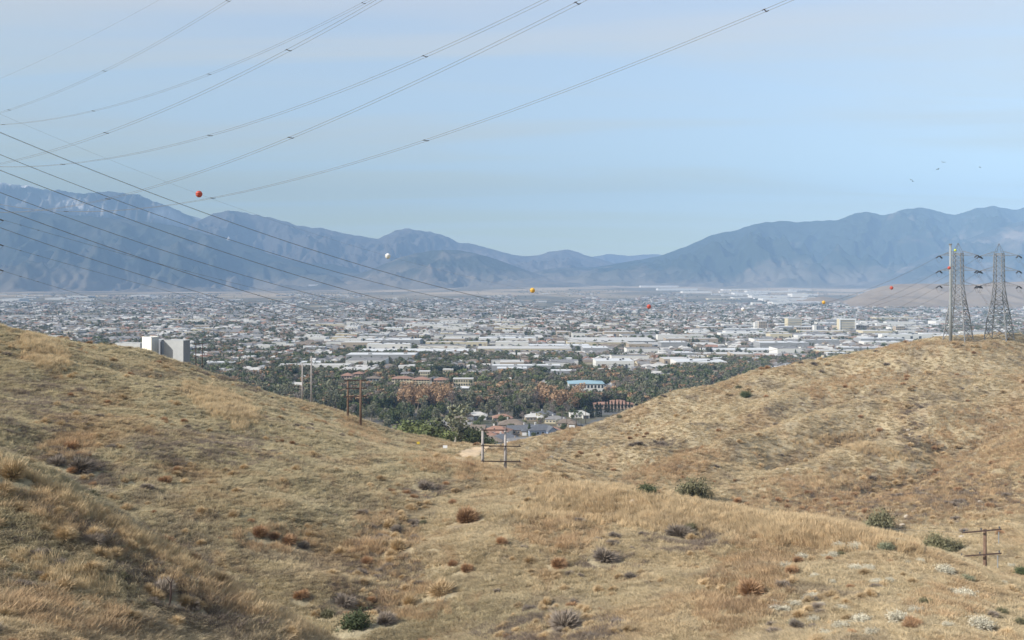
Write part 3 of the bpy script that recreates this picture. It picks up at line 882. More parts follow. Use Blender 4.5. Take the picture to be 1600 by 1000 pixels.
line('paired cable flat at the left edge that rises across the middle of the sky', Aat(664, 141), DU, [(16, 258), (60, 260), (145, 253), (240, 236), (328, 214), (400, 190), (480, 160), (560, 129), (640, 97), (664, 87), (760, 44), (858, 0)], -55, 150, spacers=SP)
line('paired cable dipping over the snowy ridge and rising to the top centre', Aat(902, 115), DU, [(0, 332.5), (37, 330), (75, 328), (120, 320), (165, 311), (190, 304), (225, 295), (275, 284), (325, 267), (400, 237.5), (452, 216), (520, 186), (580, 158), (640, 134), (720, 96), (800, 56), (902, 5)], -35, 170, spacers=SP, deg=3)
line('lowest and longest rising paired cable, reaching the top right of the sky', Aat(1196, 110), DU, [(0, 320), (50, 326), (100, 330), (147, 331), (200, 327), (250, 322), (330, 310), (400, 296), (664, 219), (760, 187), (840, 159), (920, 128), (1000, 96), (1080, 62), (1160, 30), (1198, 15), (1240, 0)], -40, 215, spacers=SP, deg=3)

def between(P, Q, label, picks, k_before=45, **kw):
    A = np.array(P[:2]); D = np.array(Q[:2]) - A; L = np.linalg.norm(D)
    return line(label, A, D, picks, -k_before, L, ends=[(L, Q[2], 0.06)], **kw)
S = [
 ('highest of the dark cables descending from the left edge over the mountains', Aat(0, 164), tips2[(0, -1)], [(0, 205.5), (75, 237.5), (125, 259), (220, 296), (282, 319), (325, 335), (400, 361), (500, 394.5), (600, 425), (700, 451), (797, 474), (850, 485)]),
 ('second of the dark cables descending from the left edge over the mountains', Aat(0, 195), tips1[(0, -1)], [(0, 243), (75, 271), (150, 301), (215, 325), (300, 352), (400, 387), (500, 417), (600, 446), (700, 467), (797, 486)]),
 ('third of the dark cables descending from the left edge over the mountains', Aat(0, 165), tips2[(1, -1)], [(0, 264.5), (67, 291), (130, 316), (175, 332), (250, 361), (325, 388), (400, 411), (465, 431), (525, 450), (600, 468), (650, 480), (700, 492)]),
 ('fourth of the dark cables descending from the left edge over the mountains', Aat(0, 196), tips1[(1, -1)], [(0, 299.5), (75, 327), (100, 337), (200, 376), (300, 409), (400, 435), (500, 462), (550, 475), (650, 497)]),
 ('fifth of the dark cables descending from the left edge, crossing the thin double cables', Aat(0, 166), tips2[(2, -1)], [(0, 322), (50, 346), (100, 362), (150, 380), (250, 414), (312, 432), (350, 444), (405, 461), (475, 484), (550, 501)]),
 ('lowest of the thick dark cables descending from the left edge over the town', Aat(0, 197), tips1[(2, -1)], [(0, 356), (100, 390), (175, 416), (287, 449), (400, 481), (487, 504), (562, 521)]),
]
for lab, a, q, pk in S:
    between((a[0], a[1], 0), q, lab, pk, gap=0.34, rad=0.027, nseg=120)
# marker-ball wire to the top of the first tower
apex = np.array([R1[0], R1[1], R1[2] + 41.6])
A0 = np.array([-68.8, 225.0]); A0 = A0 - 0.2 * (apex[:2] - A0)
apex2 = np.array([R2[0], R2[1], R2[2] + 41.6])
gwire = between((A0[0], A0[1], 0), apex2, 'thin single ground wire carrying the coloured marker balls', [(50, 200), (112, 226), (175, 251), (257, 282), (311, 302), (335, 312), (400, 337), (606, 399), (832, 454), (1014, 479), (1161, 484), (1287, 473), (1393, 450), (1483, 416)], k_before=40, bundle=1, rad=0.014, deg=3)
RED = principled('marker_red', (0.42, 0.075, 0.05), 0.5)
WHT = principled('marker_white', (0.70, 0.68, 0.65), 0.5)
YEL = principled('marker_yellow', (0.62, 0.36, 0.06), 0.5)
LIME = principled('marker_lime', (0.55, 0.62, 0.05), 0.5)
def ball(px, py, mat, label, dia=1.3, on=gwire, at_=None):
    if at_ is None:
        co, A, D = on; k = plan_dir(A, D, px)
        P = np.array([A[0] + k * D[0], A[1] + k * D[1], float(np.polyval(co, k))])
    else: P = at_
    r = tag(empty('marker_ball', tuple(P)), label, 'marker ball', 'aerial marker balls on the ground wire')
    for s in (1, -1):     # two half shells with a seam flange
        b = MB(); n = 20
        ang = np.linspace(0, math.pi / 2, 7)
        b.tube([(0, 0, s * dia / 2 * math.sin(a) + s * 0.012) for a in ang], [max(dia / 2 * math.cos(a), 0.01) for a in ang], n)
        b.build('half_shell', mat, r, True)
    b = MB(); b.tube([(0, 0, -0.012), (0, 0, 0.012)], dia / 2 + 0.045, 20); b.build('seam_flange', SPACER if mat is WHT else mat, r)
    return r
ball(311, 302, RED, 'red marker ball seen against the sky, largest and highest on its wire', 1.45)
ball(606, 399, WHT, 'white marker ball seen against the purple mountains')
ball(832, 454, YEL, 'yellow marker ball above the valley centre, between white and red ones', 1.4)
ball(1014, 479, RED, 'red marker ball seen against the middle of the town')
ball(1161, 484, WHT, 'white marker ball seen against the town, above the office blocks', 1.2)
ball(1287, 473, YEL, 'yellow marker ball beside the low tan knoll', 1.25)
ball(1393, 450, RED, 'red marker ball seen against the bare tan hills')
ball(1483, 416, RED, 'red marker ball in front of the tubular steel pole', 1.3)
ball(1492, 391, LIME, 'lime yellow marker ball near the peak of the left lattice tower', 1.0, at_=at(1492.5, 391, 436))

dbl = 'thin double cables from the tower at the left edge'
for lab, tip, pk in [('upper thin double cable leaving the cut-off tower at the left edge', tips3[(0, 1)], [(2, 342), (22, 349), (75, 364), (150, 386), (225, 406), (300, 427), (387, 446)]),
                     ('middle thin double cable leaving the cut-off tower at the left edge', tips3[(1, 1)], [(2, 384), (22, 390), (75, 405), (125, 420), (200, 437), (250, 451)]),
                     ('lower thin double cable leaving the cut-off tower at the left edge', tips3[(2, 1)], [(2, 424), (22, 430), (75, 448), (125, 459), (180, 474)])]:
    A = tip[:2]
    Q = np.array([190.0, 640.0])
    D = Q - A; L = np.linalg.norm(D)
    line(lab, A, D, pk, 3, L * 0.62, gap=0.5, rad=0.022, ends=[(0, tip[2], 0.01), (L, tip[2] - 62, 0.002)], spacers=[8, 13, 60, 110])
# next spans beyond the right hill
for (tips, nm, qx) in ((tips1, 'left lattice tower', 262), (tips2, 'right lattice tower', 292)):
    for k, wd in enumerate(('top', 'middle', 'bottom')):
        tp = tips[(k, 1)]
        A = tp[:2]; Q = np.array([qx + 70, 640.0]); D = Q - A; L = np.linalg.norm(D)
        sag = 5
        pts = [(0, tp[2] - 1.2, 1), (L / 2, tp[2] - 22 - sag, 1), (L, tp[2] - 38, 1)]
        line('cable leaving the %s right arm of the %s beyond the hill' % (wd, nm), A, D, [], 2.5, L, gap=0.5, rad=0.03, ends=pts, nseg=40)
# ------------------------------------------------------------------ wooden pole structures
def frame(label, poles, arms, wood, arm_wood, depth_dir=(0, 1), group='wooden pole structures on the hills', braces=(), rods=(), name='wooden_pole_structure', aw=0.17):
    """poles: (px, top_py, base_py, Y, radius); arms: (px0, py0, px1, py1, Y0, Y1)"""
    base = at(poles[0][0], poles[0][2], poles[0][3])
    t = tag(empty(name, tuple(base)), label, 'utility pole', group)
    for (px, ty, by, Y, r) in poles:
        a, c_ = at(px, by, Y) - base, at(px, ty, Y) - base
        gzv = gz(a[0] + base[0], a[1] + base[1]) - base[2]
        a[2] = min(a[2], gzv) - 1.0
        b = MB(); b.tube([a, (a + c_) / 2, c_], [r, r * 0.9, r * 0.78], 10); b.build('pole', wood, t, True)
    for (x0, y0, x1, y1, Y0, Y1) in arms:
        a, c_ = at(x0, y0, Y0) - base, at(x1, y1, Y1) - base
        b = MB(); b.bar(a, c_, aw); ar = b.build('cross_arm', arm_wood, t)
        for q in (0.04, 0.5, 0.96):
            p = a + (c_ - a) * q
            b = MB(); P = [p + np.array([0, 0, 0.12 + 0.05 * i]) for i in range(5)]
            b.tube(P, [0.05 if i % 2 else 0.10 for i in range(5)], 8); b.build('insulator', PORCELAIN, ar)
    for (x0, y0, x1, y1, Y) in braces:
        b = MB(); b.bar(at(x0, y0, Y) - base, at(x1, y1, Y) - base, 0.07); b.build('brace', arm_wood, t)
    for (x0, y0, y1, Y) in rods:
        b = MB(); b.tube([at(x0, y0, Y) - base, at(x0, y1, Y) - base], 0.06, 6); b.build('insulator_string', STEEL_PALE, t)
    return t
frame('grey wooden H-frame of two poles and three dark beams in the saddle between the hills',
      [(754.2, 671, 735, 172, 0.26), (789.6, 671, 735, 172, 0.26)],
      [(752, 672, 793, 672, 171.5, 171.5), (751.5, 696.5, 814, 697.5, 171.5, 171.5), (751, 720.5, 814, 721.5, 171.5, 171.5)], WOOD_GREY, WOOD_DARK,
      braces=[(756, 699, 760, 704, 171.8)])
frame('brown wooden pole with two dark cross beams behind the grassy spur at far right',
      [(1539, 827, 892, 118, 0.23), (1500, 869, 880, 121, 0.12)],
      [(1504, 832.5, 1564, 827, 121, 114), (1500, 869.5, 1564, 864.5, 121, 114)], WOOD, WOOD_DARK,
      rods=[(1560.5, 831, 849, 114.5), (1559, 868, 887, 114.5)])
frame('rusty brown pair of poles with three cross beams on the left hill shoulder',
      [(543.5, 594, 662, 268, 0.30), (563.5, 594, 668, 262, 0.33)],
      [(537, 595, 572, 594, 266, 266), (540, 607, 573, 606.5, 266, 266), (536, 620, 573, 619, 266, 266)], WOOD, WOOD_DARK,
      braces=[(543.5, 640, 551, 650, 267), (563.5, 640, 556, 650, 265)], aw=0.3)
for (px, ty, by, lab) in ((472.5, 568, 626, 'shorter of two slim pale grey poles on the left hill crest'), (486.5, 556, 628, 'taller of two slim pale grey poles on the left hill crest')):
    frame(lab, [(px, ty, by, 288, 0.24)], [(px - 3, ty + 3, px + 3, ty + 3, 288, 288)], WOOD_GREY, WOOD_GREY, name='utility_pole')
frame('dark timber platform frame beside the corrugated grey building on the left crest',
      [(306, 537, 590, 312, 0.16), (316, 537, 590, 312, 0.16)],
      [(300, 537, 323, 537, 312, 312), (301, 545, 322, 545, 312, 312)], WOOD_DARK, WOOD_DARK, name='timber_frame', group=None)
# low wires
def thin_wire(label, P, Q, sag, rad=0.014, name='overhead_wire'):
    P, Q = np.array(P), np.array(Q)
    b = MB(); b.tube([(Q - P) * q - np.array([0, 0, 4 * sag * q * (1 - q)]) for q in np.linspace(0, 1, 40)], rad, 4)
    o = b.build(name, CABLE); o.location = P
    return tag(o, label, 'wire', 'low wires of the wooden poles')
thin_wire('thin pale wire from the saddle H-frame upper beam to the far right pole', at(813, 697, 171.5), at(1505, 832, 121), 3.0)
thin_wire('thin pale wire from the saddle H-frame lower beam to the far right pole', at(813, 721, 171.5), at(1501, 869, 121), 2.5)
thin_wire('upper guy wire running left from the grey H-frame to the track', at(754, 680, 172), at(736, 702, 215), 0.3)
thin_wire('guy wire running between the grey H-frame poles down to the right', at(756, 680, 172), at(800, 712, 160), 0.2)

# ------------------------------------------------------------------ corrugated buildings on the left crest
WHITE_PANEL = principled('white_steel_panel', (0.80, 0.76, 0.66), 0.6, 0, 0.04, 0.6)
GREY_SHADED_PANEL = principled('grey_and_shaded_steel_panel', (0.40, 0.41, 0.41), 0.6, 0, 0.07, 0.6)  # grey walls, plus the white building's shade put into its side colour
SHADED_PANEL = principled('shaded_steel_panel', (0.19, 0.20, 0.22), 0.6, 0, 0.08, 0.6)  # shade of walls turned from the sun, put into the colour
def shed(label, px0, pxm, px1, top, Y, H, front, side, rib=0.45, name='panel_building'):
    """box seen over one corner: face from px0 to pxm turned to the sun, face from pxm to px1 turned away, its shade put into the side colour"""
    A, B, C_ = at(px0, top, Y + 4), at(pxm, top, Y), at(px1, top, Y + 4)
    zt = B[2]
    r = tag(empty(name, (B[0], B[1], zt - H)), label, 'building', 'panel-clad sheds on the left crest')
    a, c_ = A - B, C_ - B; a[2] = c_[2] = 0
    d = a + c_
    corners = [np.zeros(3), a, d, c_]
    for nm, p, q, mt in (('front_wall', np.zeros(3), a, front), ('side_wall', np.zeros(3), c_, side), ('rear_wall', a, d, side), ('far_wall', c_, d, side)):
        L = np.linalg.norm(q - p); n = max(3, int(L / rib)); e_ = (q - p) / L
        nv = np.array([e_[1], -e_[0], 0.0])
        if np.dot(nv, (p + q) / 2 - d / 2) < 0: nv = -nv
        b = MB(); V, F = [], []
        for i in range(n * 4 + 1):
            t_ = i / (n * 4); off = 0.05 if (i % 4) in (1, 2) else 0.0
            pt_ = p + (q - p) * t_ + nv * off
            V += [(pt_[0], pt_[1], 0), (pt_[0], pt_[1], H)]
        F = [(2 * i, 2 * i + 2, 2 * i + 3, 2 * i + 1) for i in range(n * 4)]
        b.add(V, F); b.build(nm, mt, r)
    b = MB(); V = [tuple(k + np.array([0, 0, H - 0.05])) for k in corners]; b.add(V, [(0, 1, 2, 3)]); b.build('roof', GREY_SHADED_PANEL, r)
    b = MB()
    for i in range(4):
        p, q = corners[i], corners[(i + 1) % 4]
        b.bar(p + np.array([0, 0, H + 0.04]), q + np.array([0, 0, H + 0.04]), 0.12)
    b.build('coping', WHITE_PANEL if front is WHITE_PANEL else GREY_SHADED_PANEL, r)
    return r
shed('tall narrow building with a bright white sunlit wall, left one on the crest', 222, 236.5, 248, 527.5, 288, 13, WHITE_PANEL, GREY_SHADED_PANEL, 1.2)
shed('low dark grey shed squeezed between the white and the corrugated grey building', 247, 252, 257, 531.5, 296, 13, SHADED_PANEL, SHADED_PANEL)
shed('wider grey corrugated building with ribbed walls, right one on the crest', 256, 286.5, 297, 532.5, 288, 16, GREY_SHADED_PANEL, SHADED_PANEL, 0.42)
shed('long low pale wall left of the white building on the crest', 180, 219, 224, 537, 300, 6, GREY_SHADED_PANEL, GREY_SHADED_PANEL, 2.0)

# ------------------------------------------------------------------ dirt track and signs in the saddle
DIRT = principled('track_dirt', (0.52, 0.39, 0.25), 0.95, 0, 0.15, 0.8, 0.5, 3)
tp = [(722, 722, 0), (724, 716, 0), (732, 709, 0), (742, 704.5, 0), (753, 701, 0), (766, 698, 0)]
V = []
track = []
for px, py, _ in tp:
    q = cast(px, py, 120)
    if q is not None: track.append(q)
track = np.array(track)
tt = np.linspace(0, len(track) - 1, 40)
cx = np.interp(tt, range(len(track)), track[:, 0]); cy = np.interp(tt, range(len(track)), track[:, 1])
for i in range(40):
    d = np.array([cx[min(i + 1, 39)] - cx[max(i - 1, 0)], cy[min(i + 1, 39)] - cy[max(i - 1, 0)]]); d /= np.linalg.norm(d) + 1e-9
    n = np.array([d[1], -d[0]])
    for s in np.linspace(-2.6, 2.6, 7):
        x, y = cx[i] + n[0] * s, cy[i] + n[1] * s
        V.append((x, y, gz(x, y) + 0.16 - 0.12 * (abs(s) > 2.2)))
F = [(i * 7 + j, i * 7 + j + 1, i * 7 + j + 8, i * 7 + j + 7) for i in range(39) for j in range(6)]
tag(obj('dirt_track', mesh_np('dirt_track', V, np.array(F), [DIRT], smooth=True)), kind='structure')
def sign(px, py, Y, w, h, mat, label):
    p = at(px, py, Y); g = gz(p[0], p[1])
    r = tag(empty('sign', (p[0], p[1], g)), label, 'sign')
    zc = max(p[2] - g, h)
    b = MB(); b.box(-w / 2, w / 2, -0.04, 0, zc - h / 2, zc + h / 2); b.build('sign_board', mat, r)
    for s in (-1, 1):
        b = MB(); b.tube([(s * w * 0.35, 0.05, -0.5), (s * w * 0.35, 0.05, zc + h / 2)], 0.05, 6); b.build('post', WOOD_GREY, r)
SIGN_Y = principled('sign_yellow', (0.72, 0.52, 0.06), 0.5)
SIGN_W = principled('sign_white', (0.85, 0.85, 0.83), 0.5)
sign(653.5, 695, 246, 0.7, 0.6, SIGN_Y, 'small yellow square sign on the left hillside above the saddle')
sign(695.5, 698, 240, 1.0, 0.65, SIGN_W, 'small white rectangular sign at the foot of the eucalyptus grove')

# ------------------------------------------------------------------ grass and shrub meshes
def blades(n, rad, h0, h1, lean, width, spread=1.0, seed=0, segs=3, bias=(0, 0), droop=0.5):
    g = np.random.default_rng(seed)
    V, F = [], []
    for i in range(n):
        r = rad * math.sqrt(g.random()); a = g.random() * 6.283
        x, y = r * math.cos(a), r * math.sin(a)
        h = h0 + (h1 - h0) * g.random(); w = width * (0.6 + 0.8 * g.random())
        la = g.random() * 6.283; ln = lean * (0.3 + g.random()) * h
        dx, dy = math.cos(la) * ln + bias[0] * h, math.sin(la) * ln + bias[1] * h
        wa = g.random() * 3.1416; wx, wy = math.cos(wa) * w / 2, math.sin(wa) * w / 2
        k = len(V)
        for s in range(segs):
            t = s / segs; f = t ** 1.6
            z = h * (t - droop * f * t) - 0.03
            ww = 1 - 0.5 * t
            V += [(x + dx * f - wx * ww, y + dy * f - wy * ww, z), (x + dx * f + wx * ww, y + dy * f + wy * ww, z)]
        V.append((x + dx, y + dy, h * (1 - droop) - 0.03))
        for s in range(segs - 1):
            q = k + 2 * s; F += [(q, q + 1, q + 3), (q, q + 3, q + 2)]
        q = k + 2 * (segs - 1); F.append((q, q + 1, q + 2))
    return np.array(V), np.array(F)
G_DARK = grass_mat('thatch_blades', 0.84)
G_MID = grass_mat('dry_blades', 1.05)
G_PALE = grass_mat('straw_blades', 1.10, (0.56, 0.43, 0.26), 0.45)
G_TALL = grass_mat('tall_straw_blades', 1.0, (0.58, 0.44, 0.265), 0.75)
G_RUST = grass_mat('rust_stems', 1.0, (0.47, 0.32, 0.185), 0.7, 0.3)
G_GREY = grass_mat('grey_dead_stems', 0.9, (0.215, 0.17, 0.145), 0.8, 0.3)
mats3 = [G_DARK, G_MID, G_PALE]
def tuft(seed, parts):
    Vs, Fs, Ms, n = [], [], [], 0
    for j, (k, kw) in enumerate(parts):
        V_, F_ = blades(seed=seed * 13 + j, **kw)
        Vs.append(V_); Fs.append(F_ + n); Ms += [k] * len(F_); n += len(V_)
    return mesh_np('tuft', np.concatenate(Vs), np.concatenate(Fs), mats3, Ms)
variants = []
for s in range(4):      # matted, combed flat one way
    bx = (0.75, 0.1)
    variants.append(tuft(s, [(0, dict(n=16, rad=0.42, h0=0.15, h1=0.35, lean=0.8, width=0.045, bias=bx, droop=0.65)),
                             (1, dict(n=20, rad=0.45, h0=0.22, h1=0.48, lean=0.7, width=0.038, bias=bx, droop=0.6)),
                             (2, dict(n=8, rad=0.45, h0=0.3, h1=0.55, lean=0.6, width=0.030, bias=bx, droop=0.6))]))
for s in range(4, 7):   # loose clump
    variants.append(tuft(s, [(0, dict(n=14, rad=0.30, h0=0.15, h1=0.35, lean=0.9, width=0.045, droop=0.4)),
                             (1, dict(n=22, rad=0.30, h0=0.3, h1=0.6, lean=0.6, width=0.035, droop=0.3)),
                             (2, dict(n=8, rad=0.28, h0=0.35, h1=0.75, lean=0.5, width=0.028, droop=0.25))]))
for s in range(7, 9):   # upright straw
    V_, F_ = blades(34, 0.35, 0.6, 1.15, 0.25, 0.032, seed=s, bias=(0.15, 0), droop=0.12)
    variants.append(mesh_np('tuft', V_, F_, [G_TALL]))
for s in (9, 10):     # rust-brown stands
    V_, F_ = blades(46, 0.42, 0.35, 0.95, 0.45, 0.034, seed=s, bias=(0.15, 0), droop=0.2)
    variants.append(mesh_np('tuft', V_, F_, [G_RUST]))
for s in (11, 12):    # grey dead stems
    V_, F_ = blades(46, 0.45, 0.25, 0.65, 0.7, 0.032, seed=s, droop=0.25)
    variants.append(mesh_np('tuft', V_, F_, [G_GREY]))
ORANGE_B = principled('rust_twigs', (0.40, 0.25, 0.14), 0.9, 0, 0.2, 0.8, objvar=0.18)
STRAW_B = principled('straw_twigs', (0.52, 0.39, 0.23), 0.9, 0, 0.2, 0.8, objvar=0.18)
GREYB = principled('grey_dead_twigs', (0.27, 0.225, 0.18), 0.9, 0, 0.2, 0.8, objvar=0.2)
OLIVE_B = principled('olive_shrub_leaves', (0.17, 0.16, 0.09), 0.85, 0, 0.25, 0.8, objvar=0.2)
GREEN_B = principled('green_shrub_leaves', (0.085, 0.105, 0.05), 0.8, 0, 0.3, 0.8, objvar=0.2)
SAGE_B = principled('white_sage_leaves', (0.52, 0.48, 0.37), 0.85, 0, 0.15, 0.8, objvar=0.12)
SAGEG_B = principled('grey_green_sage_leaves', (0.21, 0.22, 0.14), 0.85, 0, 0.2, 0.8, objvar=0.12)
def brush(n, seed, width=0.035, squash=0.95, leaf=0.0, curl=0.35):
    """unit shrub: fine curved twigs fanning from the root into a ragged dome, leaves along them if leaf > 0"""
    g = np.random.default_rng(seed); V, F = [], []
    lob = g.normal(size=(5, 3)); lob[:, 2] = abs(lob[:, 2]); lob /= np.linalg.norm(lob, axis=1)[:, None]
    for i in range(n):
        d = g.normal(size=3); d[2] = abs(d[2]) * 0.9 + 0.05; d /= np.linalg.norm(d)
        L = (0.5 + 0.5 * max((lob @ d).max(), 0) ** 3) * (0.55 + 0.45 * g.random() ** 0.6)
        side = np.cross(d, g.normal(size=3)); side /= np.linalg.norm(side)
        up_ = np.cross(side, d)
        s0 = g.random() * 0.35
        P = [d * L * t + up_ * curl * L * (t * t) * (1 if i % 2 else -0.6) for t in (s0, (s0 + 1) / 2, 1.0)]
        k = len(V); w = width * (0.5 + g.random())
        V += [P[0] - side * w / 2, P[0] + side * w / 2, P[1] - side * w / 2, P[1] + side * w / 2, P[2]]
        F += [(k, k + 1, k + 3), (k, k + 3, k + 2), (k + 2, k + 3, k + 4)]
        if leaf:
            for q in range(3):
                p = P[1] + (P[2] - P[1]) * g.random() + g.normal(size=3) * 0.05
                e1, e2 = g.normal(size=3), g.normal(size=3)
                e1 *= leaf / np.linalg.norm(e1); e2 *= leaf * 0.6 / np.linalg.norm(e2)
                k = len(V); V += [p - e1, p + e2, p + e1]; F.append((k, k + 1, k + 2))
    V = np.array(V); V[:, 2] *= squash
    V[:, 2] = np.maximum(V[:, 2], -0.1)
    return V, np.array(F)
def brush_mesh(mat, seed, **kw):
    V_, F_ = brush(seed=seed, **kw)
    return mesh_np('shrub', V_, F_, [mat])
BR = {
 'orange': [brush_mesh(ORANGE_B, s, n=1500, width=0.03) for s in (1, 2)],
 'straw': [brush_mesh(STRAW_B, s, n=1500, width=0.03) for s in (3, 4)],
 'grey': [brush_mesh(GREYB, s, n=1500, width=0.03, squash=0.85) for s in (5, 6)],
 'olive': [brush_mesh(OLIVE_B, s, n=420, width=0.022, leaf=0.08, squash=1.0) for s in (7, 8)],
 'green': [brush_mesh(GREEN_B, s, n=420, width=0.02, leaf=0.09, squash=0.95) for s in (9, 10)],
 'sage': [brush_mesh(SAGE_B, s, n=340, width=0.02, leaf=0.085, squash=0.8) for s in (11, 12)],
 'sagegreen': [brush_mesh(SAGEG_B, s, n=260, width=0.02, leaf=0.085, squash=0.75) for s in (13, 14)],
}
# ---- shrubs one can point at
SHRUBS = [
 (257, 754, 27, 'orange', 'small round rust brown tumbleweed alone on the open left hillside'),
 (405, 838, 36, 'orange', 'rust orange tumbleweed, left one of the clustered row low on the left hillside'),
 (428, 842, 26, 'orange', 'rust orange tumbleweed in the middle of the clustered row on the left hillside'),
 (450, 850, 34, 'orange', 'rust orange tumbleweed, right one of the clustered row beside a dark shrub'),
 (476, 858, 26, 'grey', 'dark grey shrub touching the right end of the rust tumbleweed row'),
 (728, 816, 52, 'orange', 'broad rust orange bush on the central slope below the H-frame'),
 (708, 884, 20, 'orange', 'small rust bush, left of two on the lower central slope'),
 (729, 893, 26, 'orange', 'rust bush, right of two on the lower central slope'),
 (872, 886, 34, 'orange', 'round rust brown bush on the lower central slope right of the pair'),
 (1170, 930, 54, 'orange', 'large orange bush on the lower right slope'),
 (1236, 896, 26, 'orange', 'smaller orange brown bush just right of the large orange one'),
 (854, 950, 26, 'straw', 'pale straw coloured round tussock near the bottom centre'),
 (470, 938, 30, 'orange', 'rusty bush at the edge of the lower gully'),
 (622, 862, 40, 'straw', 'golden bush on the right bank of the gully'),
 (607, 826, 34, 'straw', 'golden bush higher up the gully bank'),
 (640, 948, 36, 'straw', 'straw coloured bush low on the gully bank'),
 (690, 930, 50, 'straw', 'broad straw coloured bush below the central slope'),
 (20, 752, 60, 'straw', 'golden bush on the near ridge at the left edge'),
 (112, 704, 30, 'orange', 'rusty bush above the large grey patch on the left hillside'),
 (125, 738, 56, 'grey', 'large grey purple dead shrub in the hollow on the left hillside'),
 (90, 728, 36, 'grey', 'grey dead shrub left of the large one in the hollow'),
 (665, 764, 34, 'grey', 'grey shrub below the saddle, above the gully'),
 (621, 832, 26, 'grey', 'dark grey shrub between the golden gully bushes'),
 (563, 898, 24, 'grey', 'round dark grey shrub on the gully floor'),
 (597, 842, 22, 'grey', 'small grey shrub left of the golden gully bushes'),
 (538, 944, 44, 'grey', 'dark grey shrub at the bottom of the gully'),
 (600, 975, 44, 'grey', 'grey shrub right of the green bush at the bottom edge'),
 (945, 878, 52, 'grey', 'wide grey brown dead shrub on the central slope'),
 (1062, 838, 50, 'grey', 'silvery grey dead shrub below the spur crest'),
 (1078, 830, 24, 'olive', 'dull green shrub behind the silvery dead one'),
 (880, 985, 70, 'grey', 'broad purple grey shrub near the bottom centre'),
 (255, 935, 60, 'grey', 'dark shrub on the near ridge in the lower left'),
 (300, 950, 44, 'grey', 'dark shrub right of the other one on the near ridge'),
 (556, 982, 56, 'green', 'fresh green bush at the bottom of the gully'),
 (512, 966, 28, 'olive', 'olive green bush left of the fresh green one'),
 (1011, 772, 36, 'green', 'dark leafy bush just behind the spur crest'),
 (1085, 782, 60, 'olive', 'wide sparse olive shrub with bare twigs behind the spur crest'),
 (1374, 832, 60, 'olive', 'wide dark olive shrub behind the spur crest at right'),
 (1462, 860, 44, 'olive', 'tall olive shrub left of the wooden pole'),
 (1490, 862, 40, 'olive', 'olive shrub touching the lower beam of the wooden pole'),
 (1384, 859, 32, 'sagegreen', 'rounded grey green bush on the right end of the spur'),
 (1597, 896, 24, 'green', 'dark green bush cut by the right edge below the pole'),
 (1165, 621, 22, 'green', 'small dark green bush on the upper right hillside'),
 (1314, 857, 26, 'sage', 'whitish sage bush, left half of a pair on the spur'),
 (1337, 858, 28, 'sage', 'whitish sage bush, right half of a pair on the spur'),
 (1303, 871, 20, 'sage', 'small pale sage bush just below the whitish pair'),
 (1335, 891, 26, 'sage', 'pale sage bush in the middle of the lower right slope'),
 (1358, 892, 26, 'sage', 'pale sage bush beside another in the middle of the lower right slope'),
 (1366, 912, 17, 'sage', 'small white sage bush, left of two close together'),
 (1391, 909, 17, 'sage', 'small white sage bush, right of two close together'),
 (1478, 895, 34, 'sage', 'bright whitish sage bush below the spur crest near the pole'),
 (1438, 880, 20, 'sage', 'pale upright sage bush left of the bright one'),
 (1300, 914, 14, 'sage', 'tiny white sage bush on the lower right slope'),
 (1512, 908, 24, 'sagegreen', 'grey green bush with a dark stem lying right of it'),
 (1243, 976, 26, 'sagegreen', 'grey green bush near the bottom, right of the orange bushes'),
 (1283, 950, 16, 'sage', 'small pale bush with a dark foot on the lower right'),
 (1345, 975, 34, 'sage', 'pale thin bush near the bottom right'),
 (1408, 975, 44, 'sage', 'wide pale sage bush near the bottom right'),
 (1505, 935, 42, 'sage', 'pale bush below the grey green one at right'),
 (1535, 985, 44, 'sage', 'pale bush in the bottom right corner'),
 (1290, 995, 24, 'sage', 'pale bush cut by the bottom edge'),
 (1550, 965, 22, 'grey', 'dark grey bush in the bottom right corner'),
 (195, 756, 18, 'straw', 'small straw tussock on the open left hillside'),
]
SHR = np.random.default_rng(3)
SPOTS = []
for (px, py, wpx, kd, lab) in SHRUBS:
    q = cast(px, py, 30)
    if q is None: continue
    s = wpx / 2 / FPX * q[1] * 1.22
    SPOTS.append((q[0], q[1], s))
    o = tag(obj('shrub', BR[kd][SHR.integers(2)]), lab, 'bush')
    o.location = (q[0], q[1], q[2] + 0.02 * s); o.rotation_euler = (0, 0, SHR.random() * 6.28)
    hh = 1.35 if lab.startswith('tall') or 'wide' in lab and kd == 'olive' else 1.05
    o.scale = (s, s, s * hh)
# forked dead stick on the near ridge
q = cast(264, 955, 30)
b = MB(); b.tube([(0, 0, -0.2), (0.1, 0, 0.5), (0.05, 0.1, 1.0), (0.28, 0.1, 1.55)], [0.05, 0.045, 0.035, 0.02], 6); b.tube([(0.05, 0.1, 1.0), (-0.2, 0.1, 1.3)], [0.03, 0.012], 5)
o = b.build('dead_branch', WOOD_DARK); o.location = q; tag(o, 'forked dead stick standing on the near ridge in the lower left', 'branch')

# crest shrubs by the sheds
for (px, py, wpx, kd, lab, Y) in [(120, 537, 18, 'green', 'small dark shrub on the left skyline, left of the olive one', 232), (168, 541, 36, 'olive', 'spreading olive shrub on the left skyline before the white building', 262), (272, 562, 12, 'grey', 'small dead shrub at the foot of the corrugated grey building', 268)]:
    P = at(px, py, Y); s = wpx / 2 / FPX * Y
    o = tag(obj('shrub', BR[kd][0]), lab, 'bush'); o.location = (P[0], P[1], gz(P[0], P[1]) - 0.1); o.scale = (s, s, s * 1.0)

